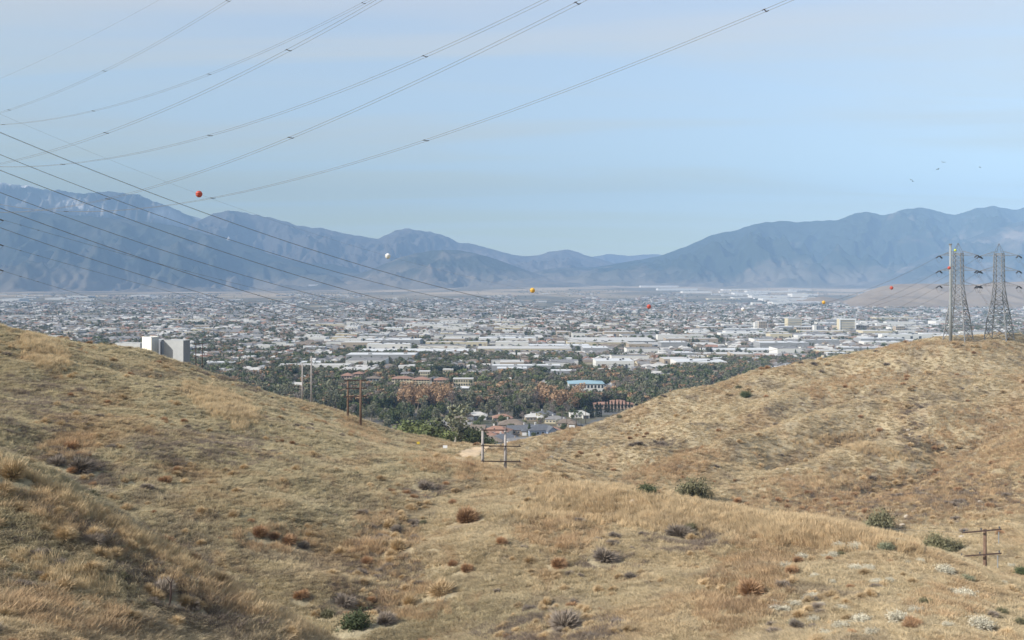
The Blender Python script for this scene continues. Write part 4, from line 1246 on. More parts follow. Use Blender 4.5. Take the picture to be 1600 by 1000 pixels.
# ---- grass over all the hills
N1 = 480000
Yd = np.exp(RNG.uniform(math.log(34), math.log(560), N1)) if False else None
def draw_Y(n, a, b_, p):
    u = RNG.random(n); return (a ** (1 - p) + u * (b_ ** (1 - p) - a ** (1 - p))) ** (1 / (1 - p))
Yd = draw_Y(N1, 30, 520, 0.95)
ud = RNG.uniform(-0.56, 0.56, N1)
X = ud * (Yd + 6)
hzc = hidden(X, Yd, ground(X, Yd, False) + 1.8)
# keep a generous margin so a step to the side still shows grass, thin out deep behind the crests
keep = (~hzc) | (RNG.random(N1) < 0.22)
X, Yd = X[keep], Yd[keep]
Z = ground(X, Yd, True)
n = len(X)
PXg = 800 + X / Yd * FPX; PYg = HORIZON - (Z - CAM_Z) / Yd * FPX
tall = np.zeros(n)
for (cx_, cy_, rx, ry, ro, st) in [(70, 553, 42, 20, 25, 1.0), (345, 632, 58, 20, 22, 1.0), (375, 655, 16, 20, 0, 0.9), (1010, 800, 150, 26, 10, 0.8), (1180, 822, 150, 18, 12, 0.8), (900, 800, 90, 26, -5, 0.5), (1290, 830, 80, 20, 14, 0.8),
                                   (1370, 706, 60, 8, 12, 0.9), (1300, 688, 70, 8, -6, 0.7), (1290, 755, 40, 10, 0, 0.5), (100, 900, 80, 18, 20, 0.3), (930, 775, 100, 8, 5, 0.5), (1400, 850, 40, 12, 20, 0.8)]:
    tall = np.maximum(tall, st * np.clip(2 * blob(PXg, PYg, cx_, cy_, rx, ry, ro), 0, 1))
base_dir = -0.5 + 1.6 * noise2(X / 9, Yd / 9, 200) + RNG.normal(0, 0.45, n)
e_ = 0.8
gxs = (ground(X + e_, Yd) - ground(X - e_, Yd)) / (2 * e_); gys = (ground(X, Yd + e_) - ground(X, Yd - e_)) / (2 * e_)
down = np.arctan2(-gys, -gxs)
ang = down + base_dir
pm = noise2(X / 5, Yd / 5, 210) + RNG.normal(0, 0.35, n)
idx = np.where(pm > 0.25, RNG.integers(4, 7, n), RNG.integers(0, 4, n))
idx = np.where(RNG.random(n) < tall * 0.75, RNG.integers(7, 9, n), idx)
def patch(lst, wob=0.35, seed=400):
    v = np.zeros(n)
    for (cx_, cy_, rx, ry, ro, st, ya, yb) in lst:
        v = np.maximum(v, st * np.clip(2 * blob(PXg, PYg, cx_, cy_, rx, ry, ro), 0, 1) * ((Yd > ya) & (Yd < yb)))
    return v * np.clip(0.75 + wob * 2.5 * noise2(X / 3.5, Yd / 3.5, seed), 0, 1.3)
near_crest = patch([(230, 852, 330, 9, 28.5, 0.9, 30, 66)], 0.2)
idx = np.where(RNG.random(n) < near_crest * 0.7, RNG.integers(7, 9, n), idx)
rust = patch([(50, 790, 90, 26, 25, 0.5, 30, 66), (280, 900, 170, 22, 28, 0.5, 30, 66), (110, 700, 40, 22, 0, 0.6, 80, 200), (425, 842, 60, 20, 5, 0.5, 80, 200), (1160, 925, 75, 50, -35, 0.75, 30, 200),
              (600, 850, 55, 45, 30, 0.45, 80, 200), (640, 940, 60, 30, 0, 0.4, 60, 200), (870, 835, 60, 25, 0, 0.45, 60, 200), (720, 735, 90, 14, 10, 0.5, 100, 260), (560, 670, 50, 10, 25, 0.5, 150, 330),
              (1400, 775, 220, 40, 0, 0.55, 130, 400), (1540, 700, 90, 60, 0, 0.45, 150, 400), (1040, 735, 80, 22, -20, 0.5, 150, 400), (860, 700, 60, 10, -35, 0.8, 150, 400), (1330, 600, 80, 16, -10, 0.4, 200, 500),
              (1480, 545, 130, 10, 0, 0.35, 300, 520), (1480, 940, 60, 25, 0, 0.25, 30, 200), (90, 960, 120, 30, 10, 0.35, 30, 66), (1200, 850, 60, 16, 0, 0.3, 60, 200)], 0.4, 410)
idx = np.where(RNG.random(n) < rust * 0.8, RNG.integers(9, 11, n), idx)
grey = patch([(105, 735, 75, 30, 15, 0.8, 75, 200), (270, 925, 110, 34, 30, 0.65, 30, 66), (190, 826, 270, 18, 27.5, 0.85, 82, 130), (200, 868, 210, 13, 28, 0.6, 30, 60), (600, 890, 70, 60, 60, 0.4, 80, 200), (540, 940, 60, 26, 0, 0.5, 60, 200), (1070, 845, 60, 22, 0, 0.7, 60, 200), (870, 985, 110, 26, 0, 0.6, 40, 200),
              (950, 880, 50, 14, 0, 0.6, 60, 200), (665, 765, 36, 16, 0, 0.6, 100, 250), (1425, 665, 22, 50, 8, 0.7, 200, 500), (1350, 790, 130, 26, 0, 0.45, 130, 300), (1520, 770, 120, 30, 0, 0.4, 130, 300), (500, 620, 50, 8, 15, 0.5, 200, 400), (350, 590, 60, 9, 20, 0.7, 230, 400), (1230, 640, 60, 12, -15, 0.4, 200, 500),
              (330, 700, 120, 30, 0, 0.3, 100, 250), (60, 640, 80, 50, 0, 0.3, 100, 250), (1040, 695, 30, 12, 0, 0.6, 200, 500), (30, 880, 60, 60, 0, 0.2, 30, 66)], 0.45, 420)
idx = np.where(RNG.random(n) < grey * 0.8, RNG.integers(11, 13, n), idx)
lod = np.interp(Yd, [30, 60, 120, 250, 500], [0.55, 0.72, 1.0, 1.3, 1.8])
sc_ = lod * RNG.uniform(0.65, 1.35, n)
hsc = np.interp(Yd, [30, 120, 250, 500], [0.85, 0.85, 0.9, 0.85])
hsc = np.where((idx >= 7) & (idx < 9), hsc * 0.95, hsc)
Sg = np.stack([sc_, sc_, sc_ * hsc], -1)
# bare scars and the track
bare_g = (np.hypot(PXg - 740, (PYg - 706) * 3) < 22) & (RNG.random(n) < 0.9)
scar = noise2(X / 14, Yd / 14, 230) + 0.5 * noise2(X / 4, Yd / 4, 231) > 0.62
near_bush = np.zeros(n, bool)
for (bx_, by_, bs_) in SPOTS: near_bush |= np.hypot(X - bx_, Yd - by_ + 0.3 * bs_) < bs_ * 1.0
on_track = np.zeros(n, bool)
for i_ in range(0, 40, 2): on_track |= np.hypot(X - cx[i_], Yd - cy[i_]) < 2.6
keep = ~(bare_g | on_track | near_bush | (scar & (RNG.random(n) < 0.35)))
P = np.stack([X, Yd, Z], -1)[keep]
tilt = np.stack([np.arctan(gys), -np.arctan(gxs)], -1)[keep] * 0.0
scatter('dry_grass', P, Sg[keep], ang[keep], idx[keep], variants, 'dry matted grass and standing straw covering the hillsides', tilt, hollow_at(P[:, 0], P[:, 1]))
print('grass', len(P))

# ---- small scrub nobody could count
N2 = 14000
Y2 = draw_Y(N2, 36, 480, 0.6); X2 = RNG.uniform(-0.55, 0.55, N2) * Y2; Z2 = ground(X2, Y2, True)
PX2 = 800 + X2 / Y2 * FPX; PY2 = HORIZON - (Z2 - CAM_Z) / Y2 * FPX
dens = 0.04 + 0.26 * np.clip(noise2(X2 / 16, Y2 / 16, 300) + 0.1, 0, 1) + 0.5 * np.clip(hollow_at(X2, Y2), 0, 1)
for (cx_, cy_, rx, ry, ro, st) in [(1450, 775, 170, 40, 0, 0.9), (1425, 665, 22, 50, 0, 0.9), (1080, 740, 60, 30, 0, 0.4), (590, 900, 50, 90, 10, 0.5), (1290, 930, 160, 60, 10, 0.35), (640, 800, 50, 40, 0, 0.5), (250, 900, 110, 45, 30, 0.5), (120, 700, 60, 40, 0, 0.4), (880, 980, 110, 40, 0, 0.5), (1250, 570, 160, 30, -15, 0.35), (1010, 690, 40, 10, 0, 0.6), (860, 705, 60, 8, -25, 0.5)]:
    dens = np.maximum(dens, st * np.clip(2 * blob(PX2, PY2, cx_, cy_, rx, ry, ro), 0, 1))
kp = (RNG.random(N2) < dens) & ~(hidden(X2, Y2, Z2 + 2) & (RNG.random(N2) < 0.7))
X2, Y2, Z2, PX2, PY2 = X2[kp], Y2[kp], Z2[kp], PX2[kp], PY2[kp]
kinds = ['grey', 'orange', 'straw', 'olive', 'sage']
vm_ = [BR[k][0] for k in kinds]
hue = noise2(X2 / 22, Y2 / 22, 310) + RNG.normal(0, 0.3, len(X2))
id2 = np.where(hue > 0.35, 1, np.where(hue < -0.45, 0, 2))
id2 = np.where(RNG.random(len(X2)) < 0.03, 3, id2)
id2 = np.where((PX2 > 1200) & (PY2 > 850) & (RNG.random(len(X2)) < 0.25), 4, id2)
s2 = RNG.uniform(0.35, 1.05, len(X2)) * np.interp(Y2, [40, 150, 450], [0.8, 1.2, 2.0])
scatter('low_scrub', np.stack([X2, Y2, Z2 + 0.05 * s2], -1), np.stack([s2, s2, s2 * 0.95], -1), RNG.random(len(X2)) * 6.28, id2, vm_, 'low dead scrub scattered in the gullies and on the slopes')
# ---- pale stones in the gullies of the right hill
ROCK = principled('pale_rock', (0.42, 0.36, 0.28), 0.9, 0, 0.2, 2)
rk = []
for s in range(3):
    bm_ = np.random.default_rng(s); import bmesh
    bm = bmesh.new(); bmesh.ops.create_icosphere(bm, subdivisions=2, radius=1)
    V_ = np.array([v.co[:] for v in bm.verts]); F_ = np.array([[v.index for v in f.verts] for f in bm.faces]); bm.free()
    V_ = V_ * (1 + 0.25 * noise2(V_[:, 0] * 2 + s * 7, V_[:, 1] * 2 + V_[:, 2] * 1.7, s))[:, None] * [1, 0.8, 0.6]
    rk.append(mesh_np('stone', V_, F_, [ROCK]))
N3 = 2500; Y3 = draw_Y(N3, 100, 420, 0.5); X3 = RNG.uniform(-0.1, 0.55, N3) * Y3; Z3 = ground(X3, Y3, True)
PX3 = 800 + X3 / Y3 * FPX; PY3 = HORIZON - (Z3 - CAM_Z) / Y3 * FPX
d3 = np.zeros(N3) + 0.01
for (cx_, cy_, rx, ry, st) in [(1430, 680, 25, 30, 0.9), (1245, 745, 25, 10, 0.8), (1480, 790, 130, 35, 0.25), (1040, 690, 20, 10, 0.4)]:
    d3 = np.maximum(d3, st * np.clip(2 * blob(PX3, PY3, cx_, cy_, rx, ry), 0, 1))
kp = RNG.random(N3) < d3
s3 = RNG.uniform(0.15, 0.75, kp.sum())
scatter('loose_stones', np.stack([X3, Y3, Z3], -1)[kp], np.stack([s3, s3, s3], -1), RNG.random(kp.sum()) * 6.28, RNG.integers(0, 3, kp.sum()), rk, 'pale stones lying in the gullies of the right hill')
# ------------------------------------------------------------------ trees
BARK = principled('tree_bark', (0.13, 0.10, 0.075), 0.9, 0, 0.2, 2)
BARK_PALE = principled('pale_smooth_bark', (0.36, 0.32, 0.27), 0.8, 0, 0.2, 2)
LEAF = {
 'oak': principled('leaf_dark_green', (0.085, 0.102, 0.038), 0.8, 0, 0.35, 0.25, objvar=0.25),
 'ficus': principled('leaf_blackish_green', (0.022, 0.034, 0.020), 0.75, 0, 0.3, 0.25),
 'pepper': principled('leaf_mid_green', (0.135, 0.155, 0.055), 0.8, 0, 0.3, 0.25, objvar=0.2),
 'eucalyptus': principled('leaf_grey_green', (0.150, 0.150, 0.092), 0.8, 0, 0.35, 0.25, objvar=0.25),
 'cypress': principled('leaf_cypress', (0.022, 0.030, 0.018), 0.85, 0, 0.25, 0.4, objvar=0.15),
 'sycamore': principled('leaf_autumn_brown', (0.330, 0.215, 0.125), 0.85, 0, 0.3, 0.25, objvar=0.2),
 'bare': principled('twigs_purple_grey', (0.20, 0.165, 0.14), 0.9, 0, 0.25, 0.25, objvar=0.2),
 'yellow': principled('leaf_olive_yellow', (0.230, 0.190, 0.040), 0.8, 0, 0.3, 0.25, objvar=0.15),
 'palm': principled('leaf_palm', (0.085, 0.105, 0.045), 0.7, 0, 0.2, 0.5, objvar=0.2),
 'pine': principled('leaf_pine', (0.070, 0.090, 0.042), 0.85, 0, 0.3, 0.3, objvar=0.25),
}
TD = np.random.default_rng(21)
def leaf_cloud(pts, nrm, size, g):
    """ragged four-sided leaf sprays, turned roughly outward"""
    n = len(pts)
    nn = nrm + g.normal(size=(n, 3)) * 0.75; nn /= np.linalg.norm(nn, axis=1)[:, None]
    a = np.cross(nn, g.normal(size=(n, 3))); a /= np.linalg.norm(a, axis=1)[:, None]
    b_ = np.cross(nn, a)
    s = size * (0.55 + 0.9 * g.random((n, 1)))
    r = lambda: 0.55 + 0.7 * g.random((n, 1))
    V = np.stack([pts + a * s * r(), pts + b_ * s * r(), pts - a * s * r(), pts - b_ * s * r()], 1).reshape(-1, 3)
    return V, np.arange(4 * n).reshape(-1, 4)
def crown(kind, seed, n=420):
    """unit-height tree crown (z 0..1), radius in the same unit"""
    g = np.random.default_rng(seed * 7 + 1)
    if kind == 'cypress':
        z = g.random(n) ** 0.9; r = 0.085 * (1 - z) ** 0.6 * (0.85 + 0.3 * g.random(n)); a = g.random(n) * 6.283
        pts = np.stack([r * np.cos(a), r * np.sin(a), 0.04 + z * 0.96], 1); nrm = np.stack([np.cos(a), np.sin(a), 0.3 + 0 * a], 1)
        return leaf_cloud(pts, nrm, 0.032, g)
    if kind == 'pine':
        z = g.random(n) ** 1.2; tier = 0.5 + 0.5 * np.abs(np.sin(z * 17 + seed)); r = 0.25 * (1.02 - z) ** 0.8 * tier * np.sqrt(g.random(n) * 0.6 + 0.4); a = g.random(n) * 6.283
        pts = np.stack([r * np.cos(a), r * np.sin(a), 0.12 + z * 0.88], 1); nrm = np.stack([np.cos(a), np.sin(a), 0.6 + 0 * a], 1)
        return leaf_cloud(pts, nrm, 0.04, g)
    if kind == 'palm':
        V, F = [], []
        for i in range(34):
            a = g.random() * 6.283; el = g.uniform(-0.7, 1.2); L = 0.17
            d = np.array([math.cos(a) * math.cos(el), math.sin(a) * math.cos(el), math.sin(el)])
            w = np.cross(d, (0, 0, 1)); w /= np.linalg.norm(w) + 1e-6; w *= 0.028
            p0 = np.array([0, 0, 0.9]); p1 = p0 + d * L * 0.6; p2 = p0 + d * L + np.array([0, 0, -0.07])
            k = len(V); V += [p0 - w * .3, p0 + w * .3, p1 + w, p1 - w, p2 + w * .2, p2 - w * .2]
            F += [(k, k + 1, k + 2, k + 3), (k + 3, k + 2, k + 4, k + 5)]
        return np.array(V), np.array(F)
    lobes = []
    if kind in ('oak', 'ficus', 'pepper', 'yellow'):
        nl = 9 if kind != 'ficus' else 4
        R0 = 0.40
        for i in range(nl):
            a = g.random() * 6.283; r = R0 * 0.62 * math.sqrt(g.random())
            lobes.append((r * math.cos(a), r * math.sin(a), g.uniform(0.38, 0.72), g.uniform(0.17, 0.28)))
        lobes.append((0, 0, 0.6, 0.32 if kind != 'ficus' else 0.40))
    elif kind == 'eucalyptus':
        for i in range(13):
            a = g.random() * 6.283; z = g.uniform(0.30, 0.88); r = 0.24 * math.sqrt(g.random()) * (1.2 - 0.5 * z)
            lobes.append((r * math.cos(a), r * math.sin(a), z, g.uniform(0.08, 0.17)))
    else:   # sycamore, bare
        for i in range(11):
            a = g.random() * 6.283; z = g.uniform(0.36, 0.86); r = 0.26 * math.sqrt(g.random())
            lobes.append((r * math.cos(a), r * math.sin(a), z, g.uniform(0.10, 0.18)))
    lobes = np.array(lobes)
    w = lobes[:, 3] ** 2; pick = g.choice(len(lobes), n, p=w / w.sum())
    d = g.normal(size=(n, 3)); d /= np.linalg.norm(d, axis=1)[:, None]
    rr = (0.72 + 0.38 * g.random((n, 1)))
    pts = lobes[pick, :3] + d * lobes[pick, 3:4] * rr * [1, 1, 0.85]
    sz = {'bare': 0.022, 'eucalyptus': 0.036, 'sycamore': 0.034}.get(kind, 0.042)
    return leaf_cloud(pts, d, sz, g)
def trunk_mesh(kind, seed):
    g = np.random.default_rng(seed * 3 + 2); b = MB()
    if kind == 'palm':
        b.tube([(0, 0, -0.03), (0.01, 0, 0.4), (0, 0, 0.9)], [0.016, 0.012, 0.011], 6)
    elif kind in ('cypress', 'pine'):
        b.tube([(0, 0, -0.05), (0, 0, 0.9)], [0.018, 0.004], 6)
    else:
        b.tube([(0, 0, -0.05), (0.01, 0.01, 0.18), (0, 0.02, 0.34)], [0.034, 0.026, 0.02], 7)
        for i in range(6):
            a = i * 1.05 + g.random() * 0.6; L = g.uniform(0.14, 0.26)
            e1 = np.array([math.cos(a) * L * 0.45, math.sin(a) * L * 0.45, 0.34 + g.uniform(0.06, 0.16)])
            e2 = np.array([math.cos(a) * L, math.sin(a) * L, e1[2] + g.uniform(0.12, 0.30)])
            b.tube([(0, 0.02, g.uniform(0.2, 0.33)), e1, e2], [0.016, 0.010, 0.003], 5)
    return b.mesh('trunk', [BARK_PALE if kind in ('eucalyptus', 'sycamore', 'bare') else BARK], True)
TREE_MESH = {}
for kd in LEAF:
    ms = []
    for s in range(3 if kd not in ('ficus', 'yellow') else 2):
        V_, F_ = crown(kd, s + 3, {'bare': 700, 'ficus': 900, 'cypress': 260}.get(kd, 520))
        ms.append((mesh_np('crown', V_, F_, [LEAF[kd]]), trunk_mesh(kd, s)))
    TREE_MESH[kd] = ms
NAMES = dict(oak='oak_tree', ficus='fig_tree', pepper='pepper_tree', eucalyptus='eucalyptus_tree', cypress='cypress_tree', sycamore='sycamore_tree', bare='leafless_tree', yellow='yellow_tree', palm='palm_tree', pine='pine_tree')
n_trees = 0
TREE_AT = []
def tree(kd, x, y, h, label, group, wide=1.0, z=None):
    global n_trees
    n_trees += 1
    m_, tr = TREE_MESH[kd][TD.integers(len(TREE_MESH[kd]))]
    zz = gz(x, y) if z is None else z
    r = tag(empty(NAMES[kd], (x, y, zz - 0.1), TD.random() * 6.28), label, 'tree', group)
    r.scale = (h * wide, h * wide, h)
    obj('crown', m_, r); obj('trunk', tr, r)
    TREE_AT.append((x, y))
    return r
WORDS = dict(oak='dark rounded evergreen tree', ficus='almost black rounded tree', pepper='mid green feathery tree', eucalyptus='grey green eucalyptus', cypress='narrow dark cypress',
             sycamore='autumn brown sycamore', bare='leafless purple grey tree', yellow='olive yellow tree', palm='palm tree', pine='dark pointed conifer')
def band(place, group, px0, px1, Y0, Y1, kinds, n, h0, h1, avoid=()):
    ks = list(kinds); w = np.array([kinds[k] for k in ks], float); w /= w.sum()
    for i in range(n):
        for _ in range(20):
            Y = TD.uniform(Y0, Y1); px = TD.uniform(px0, px1)
            if any(a <= px <= b_ and c0 <= Y <= c1 for a, b_, c0, c1 in avoid): continue
            x = (px - 800) / FPX * Y
            if all((x - a) ** 2 + (Y - b_) ** 2 > 14 for a, b_ in TREE_AT[-120:]): break
        kd = ks[TD.choice(len(ks), p=w)]
        h = TD.uniform(h0, h1) * {'cypress': 0.95, 'palm': 1.15, 'eucalyptus': 1.15, 'yellow': 0.7, 'pepper': 0.8}.get(kd, 1.0)
        tree(kd, x, Y, h, '%s %s' % (WORDS[kd], place), group)
# single trees
def one(kd, px, base_py, top_py, Y, label, wide=1.0, group=None):
    P = at(px, base_py, Y); h = (base_py - top_py) / FPX * Y
    tree(kd, P[0], P[1], h, label, group, wide, z=min(P[2], gz(P[0], P[1]) + 0.0) if Y < 640 else P[2])
    return
GR = 'trees of the grove at the foot of the left hill'
for (kd, px, by, ty, Y, lab) in [
    ('eucalyptus', 712, 702, 638, 452, 'tallest pale-trunked eucalyptus in the grove left of the H-frame'),
    ('eucalyptus', 690, 699, 650, 470, 'second eucalyptus, at the left shoulder of the tallest one in the grove'),
    ('eucalyptus', 730, 700, 655, 462, 'eucalyptus at the right end of the grove, above the dirt track'),
    ('oak', 741, 703, 668, 450, 'dark bushy tree between the last eucalyptus and the H-frame'),
    ('pepper', 700, 702, 672, 440, 'low green feathery tree in front of the eucalyptus trunks'),
    ('eucalyptus', 752, 690, 650, 520, 'grey green tree hiding the leftmost tiled roof'),
    ('oak', 728, 690, 652, 530, 'dark tree directly behind the right-hand eucalyptus'),
    ('oak', 748, 699, 664, 470, 'dark round tree just left of the grey H-frame'),
    ('oak', 763, 697, 672, 480, 'small dark tree seen between the H-frame poles'),
    ('pepper', 668, 700, 656, 455, 'light green feathery tree left of the eucalyptus trees'),
    ('pepper', 650, 698, 653, 470, 'light green feathery tree second from the eucalyptus trees'),
    ('pepper', 634, 692, 651, 480, 'light green feathery tree at the left of the grove front'),
    ('pepper', 602, 668, 640, 520, 'rounded bright green tree beside the rusty pole pair'),
    ('pepper', 573, 656, 633, 540, 'bright green tree seen between the rusty poles'),
    ('pepper', 620, 680, 655, 500, 'low green tree on the slope below the rounded bright green one'),
    ('oak', 642, 674, 636, 560, 'dark tree behind the light green feathery ones'),
    ('oak', 615, 664, 633, 570, 'dark tree behind the rounded bright green one'),
    ('oak', 665, 672, 634, 575, 'dark bushy tree behind the eucalyptus tops'),
    ('oak', 688, 676, 640, 580, 'dark bushy tree left of the first grey house roof'),
    ]:
    one(kd, px, by, ty - 6, Y, lab, 1.25 if kd == 'pepper' else 1.1, group=GR)
one('ficus', 681.5, 593, 570, 1260, 'almost black dome shaped tree, left of the two beside the yellow building', 1.25)
one('ficus', 718, 592, 568.5, 1262, 'almost black dome shaped tree, right of the two beside the yellow building', 1.4)
one('yellow', 842, 662, 642, 850, 'olive yellow tree behind the blue house', 1.1)
one('cypress', 676, 606, 591, 1150, 'single dark cypress before the cream apartment wall', 1.7)
one('oak', 799, 672, 660, 790, 'low dark round tree between the grey roofs', 1.6)
one('pine', 827, 685, 662, 765, 'dark conifer in front of the white gabled house', 1.1)
one('oak', 331, 592, 556, 330, 'dark tree at the right side of the corrugated grey building', 1.1)
one('oak', 316, 588, 549, 325, 'dark tree behind the timber frame on the left crest', 0.9)
one('eucalyptus', 345, 600, 566, 350, 'grey green tree on the slope right of the timber frame', 1.3)
one('oak', 357, 600, 574, 370, 'low grey green tree at the right end of the left crest shrubs', 1.4)
for i, px in enumerate((946.5, 951, 956, 961.5, 967, 972.5, 978, 984)):
    one('cypress', px, 647 - i * 1.2, 624 + (i % 3), 900, 'slim dark cypress in the row before the red-roofed long building', 1.3, 'cypresses before the red-roofed building')
for i, px in enumerate((803.5, 807.5, 811.5, 814)):
    one('cypress', px, 655, 634 + (i % 2) * 2, 860, 'tight dark cypress of the clump behind the tiled roofs', 1.4, 'cypress clump behind the houses')
for i, px in enumerate((917, 921, 926, 933, 938)):
    one('cypress', px, 655, 628 + (i % 3) * 2, 870, 'narrow cypress left of the red-roofed long building', 1.3, 'cypresses left of the red-roofed building')
for i, px in enumerate((634, 638, 657, 691, 700)):
    one('cypress', px, 640, 617 + (i % 3) * 2, 930, 'narrow cypress standing among the brown sycamores', 1.2, 'cypresses among the sycamores')
for i, (px, Y) in enumerate(((885, 800), (892, 812), (900, 790), (908, 805), (915, 830), (878, 820), (870, 835))):
    x = (px - 800) / FPX * Y
    tree('palm', x, Y, 13 + (i % 3) * 1.5, 'palm tree in the cluster at the right end of the house row', 'palms at the end of the house row', 1.2)
HOUSE_AV = [(672, 872, 725, 905)]
band('in the dark belt behind the grove', 'dark belt behind the grove', 560, 690, 660, 840, dict(oak=5, eucalyptus=3, pine=1), 38, 10, 15)
band('of the brown row below the cream apartments', 'brown sycamores below the apartments', 628, 706, 905, 975, dict(sycamore=8, bare=1), 36, 18, 23)
band('beyond the houses, right of the yellow tree', 'brown sycamores beyond the houses', 836, 905, 905, 965, dict(sycamore=6, oak=1), 16, 18, 23)
band('on the slope below the left hill crest', 'trees beyond the left hill crest', 395, 560, 760, 1100, dict(eucalyptus=6, oak=3, bare=3, pine=1, pepper=1.5), 64, 11, 18)
band('between the houses and the cream apartments', 'mixed trees of the near suburb', 690, 840, 910, 1090, dict(eucalyptus=4, bare=3, oak=3, palm=1, yellow=1.0, pepper=2, sycamore=2), 36, 10, 19)
band('around the teal-roofed hall', 'trees around the teal-roofed hall', 840, 1000, 960, 1160, dict(oak=4, bare=3, eucalyptus=3, palm=1, sycamore=1.5, pepper=1), 40, 9, 18, avoid=[(880, 952, 1020, 1130)])
band('in the dark wood at the right hill foot', 'dark wood at the foot of the right hill', 985, 1150, 940, 1130, dict(pine=6, eucalyptus=4, oak=2), 46, 12, 17)
band('among the house roofs', 'garden trees among the houses', 690, 900, 740, 900, dict(oak=4, bare=2, pepper=2, eucalyptus=1), 55, 5, 9)
band('behind the tiled house roofs', 'trees right behind the nearest houses', 690, 900, 860, 915, dict(oak=3, eucalyptus=3, bare=2, palm=1), 34, 9, 13)
band('between the dark belt and the brown row', 'trees before the brown sycamores', 545, 720, 820, 905, dict(oak=5, eucalyptus=3, pine=1, palm=0.5), 44, 9, 14)
band('on the slope behind the rusty poles', 'trees behind the rusty poles', 545, 625, 560, 720, dict(oak=5, pepper=3, eucalyptus=3), 26, 9, 13)
print('near trees', n_trees)

# ------------------------------------------------------------------ building kit
def bm_(name, c_, rough=0.85, **k): return principled(name, c_, rough, **k)
WALLC = dict(white=bm_('wall_white', (0.66, 0.64, 0.59)), cream=bm_('wall_cream', (0.56, 0.49, 0.34)), tan=bm_('wall_tan', (0.38, 0.31, 0.23)), grey=bm_('wall_grey', (0.30, 0.30, 0.295)), pink=bm_('wall_pink', (0.50, 0.38, 0.30)), blue=bm_('wall_blue', (0.30, 0.36, 0.46)))
ROOFC = dict(grey=bm_('roof_grey', (0.22, 0.21, 0.20), var=0.15, vscale=0.6), brown=bm_('roof_brown', (0.20, 0.16, 0.125), var=0.15, vscale=0.6), terracotta=bm_('roof_terracotta', (0.30, 0.175, 0.125), var=0.15, vscale=0.6),
             pale=bm_('roof_pale', (0.50, 0.48, 0.44)), white=bm_('roof_white', (0.58, 0.58, 0.56)), teal=bm_('roof_teal', (0.26, 0.38, 0.42)), slate=bm_('roof_slate', (0.12, 0.125, 0.135), var=0.15, vscale=0.6))
GLASS = principled('window_glass', (0.045, 0.055, 0.065), 0.15)
DARKW = principled('shaded_opening', (0.08, 0.08, 0.085), 0.8)
TRIM = principled('white_trim', (0.80, 0.79, 0.76), 0.6)
def hip(b, x0, x1, y0, y1, z, rise, m=0, over=0.5, gable=False):
    x0 -= over; x1 += over; y0 -= over; y1 += over
    d = 0 if gable else min((y1 - y0) / 2, (x1 - x0) / 2 - 0.01)
    ym = (y0 + y1) / 2
    V = [(x0, y0, z), (x1, y0, z), (x1, y1, z), (x0, y1, z), (x0 + d, ym, z + rise), (x1 - d, ym, z + rise)]
    b.add(V, [(0, 1, 5, 4), (2, 3, 4, 5)], m); b.add(V, [(1, 2, 5), (3, 0, 4)], m)
    b.add([(x0, y0, z - 0.05), (x1, y0, z - 0.05), (x1, y1, z - 0.05), (x0, y1, z - 0.05)], [(3, 2, 1, 0)], m)
def house_mesh(wc, rc, form):
    b = MB()
    b.box(-8, 8, -5.5, 5.5, -1, 3.2, 0); hip(b, -8, 8, -5.5, 5.5, 3.2, 2.6, 1, gable=form == 1)
    if form == 1:
        for s in (-1, 1): b.add([(s * 7.99, -5.5, 3.2), (s * 7.99, 5.5, 3.2), (s * 7.99, 0, 5.6)], [(0, 1, 2)], 0)
    b.box(1.5, 7, -9.5, -5.5, -1, 2.9, 0); hip(b, 1.5, 7, -9.5, -4, 2.9, 1.8, 1)
    if form == 2: b.box(-7.5, 0.5, -4.8, 5, 3.2, 6.0, 0); hip(b, -7.5, 0.5, -4.8, 5, 6.0, 2.0, 1)
    b.box(2.2, 6.3, -9.54, -9.5, 0, 2.3, 2)
    for x in (-6.5, -3.5, -0.8): b.box(x, x + 1.5, -5.54, -5.5, 1.0, 2.3, 2)
    return b.mesh('house', [WALLC[wc], ROOFC[rc], DARKW])
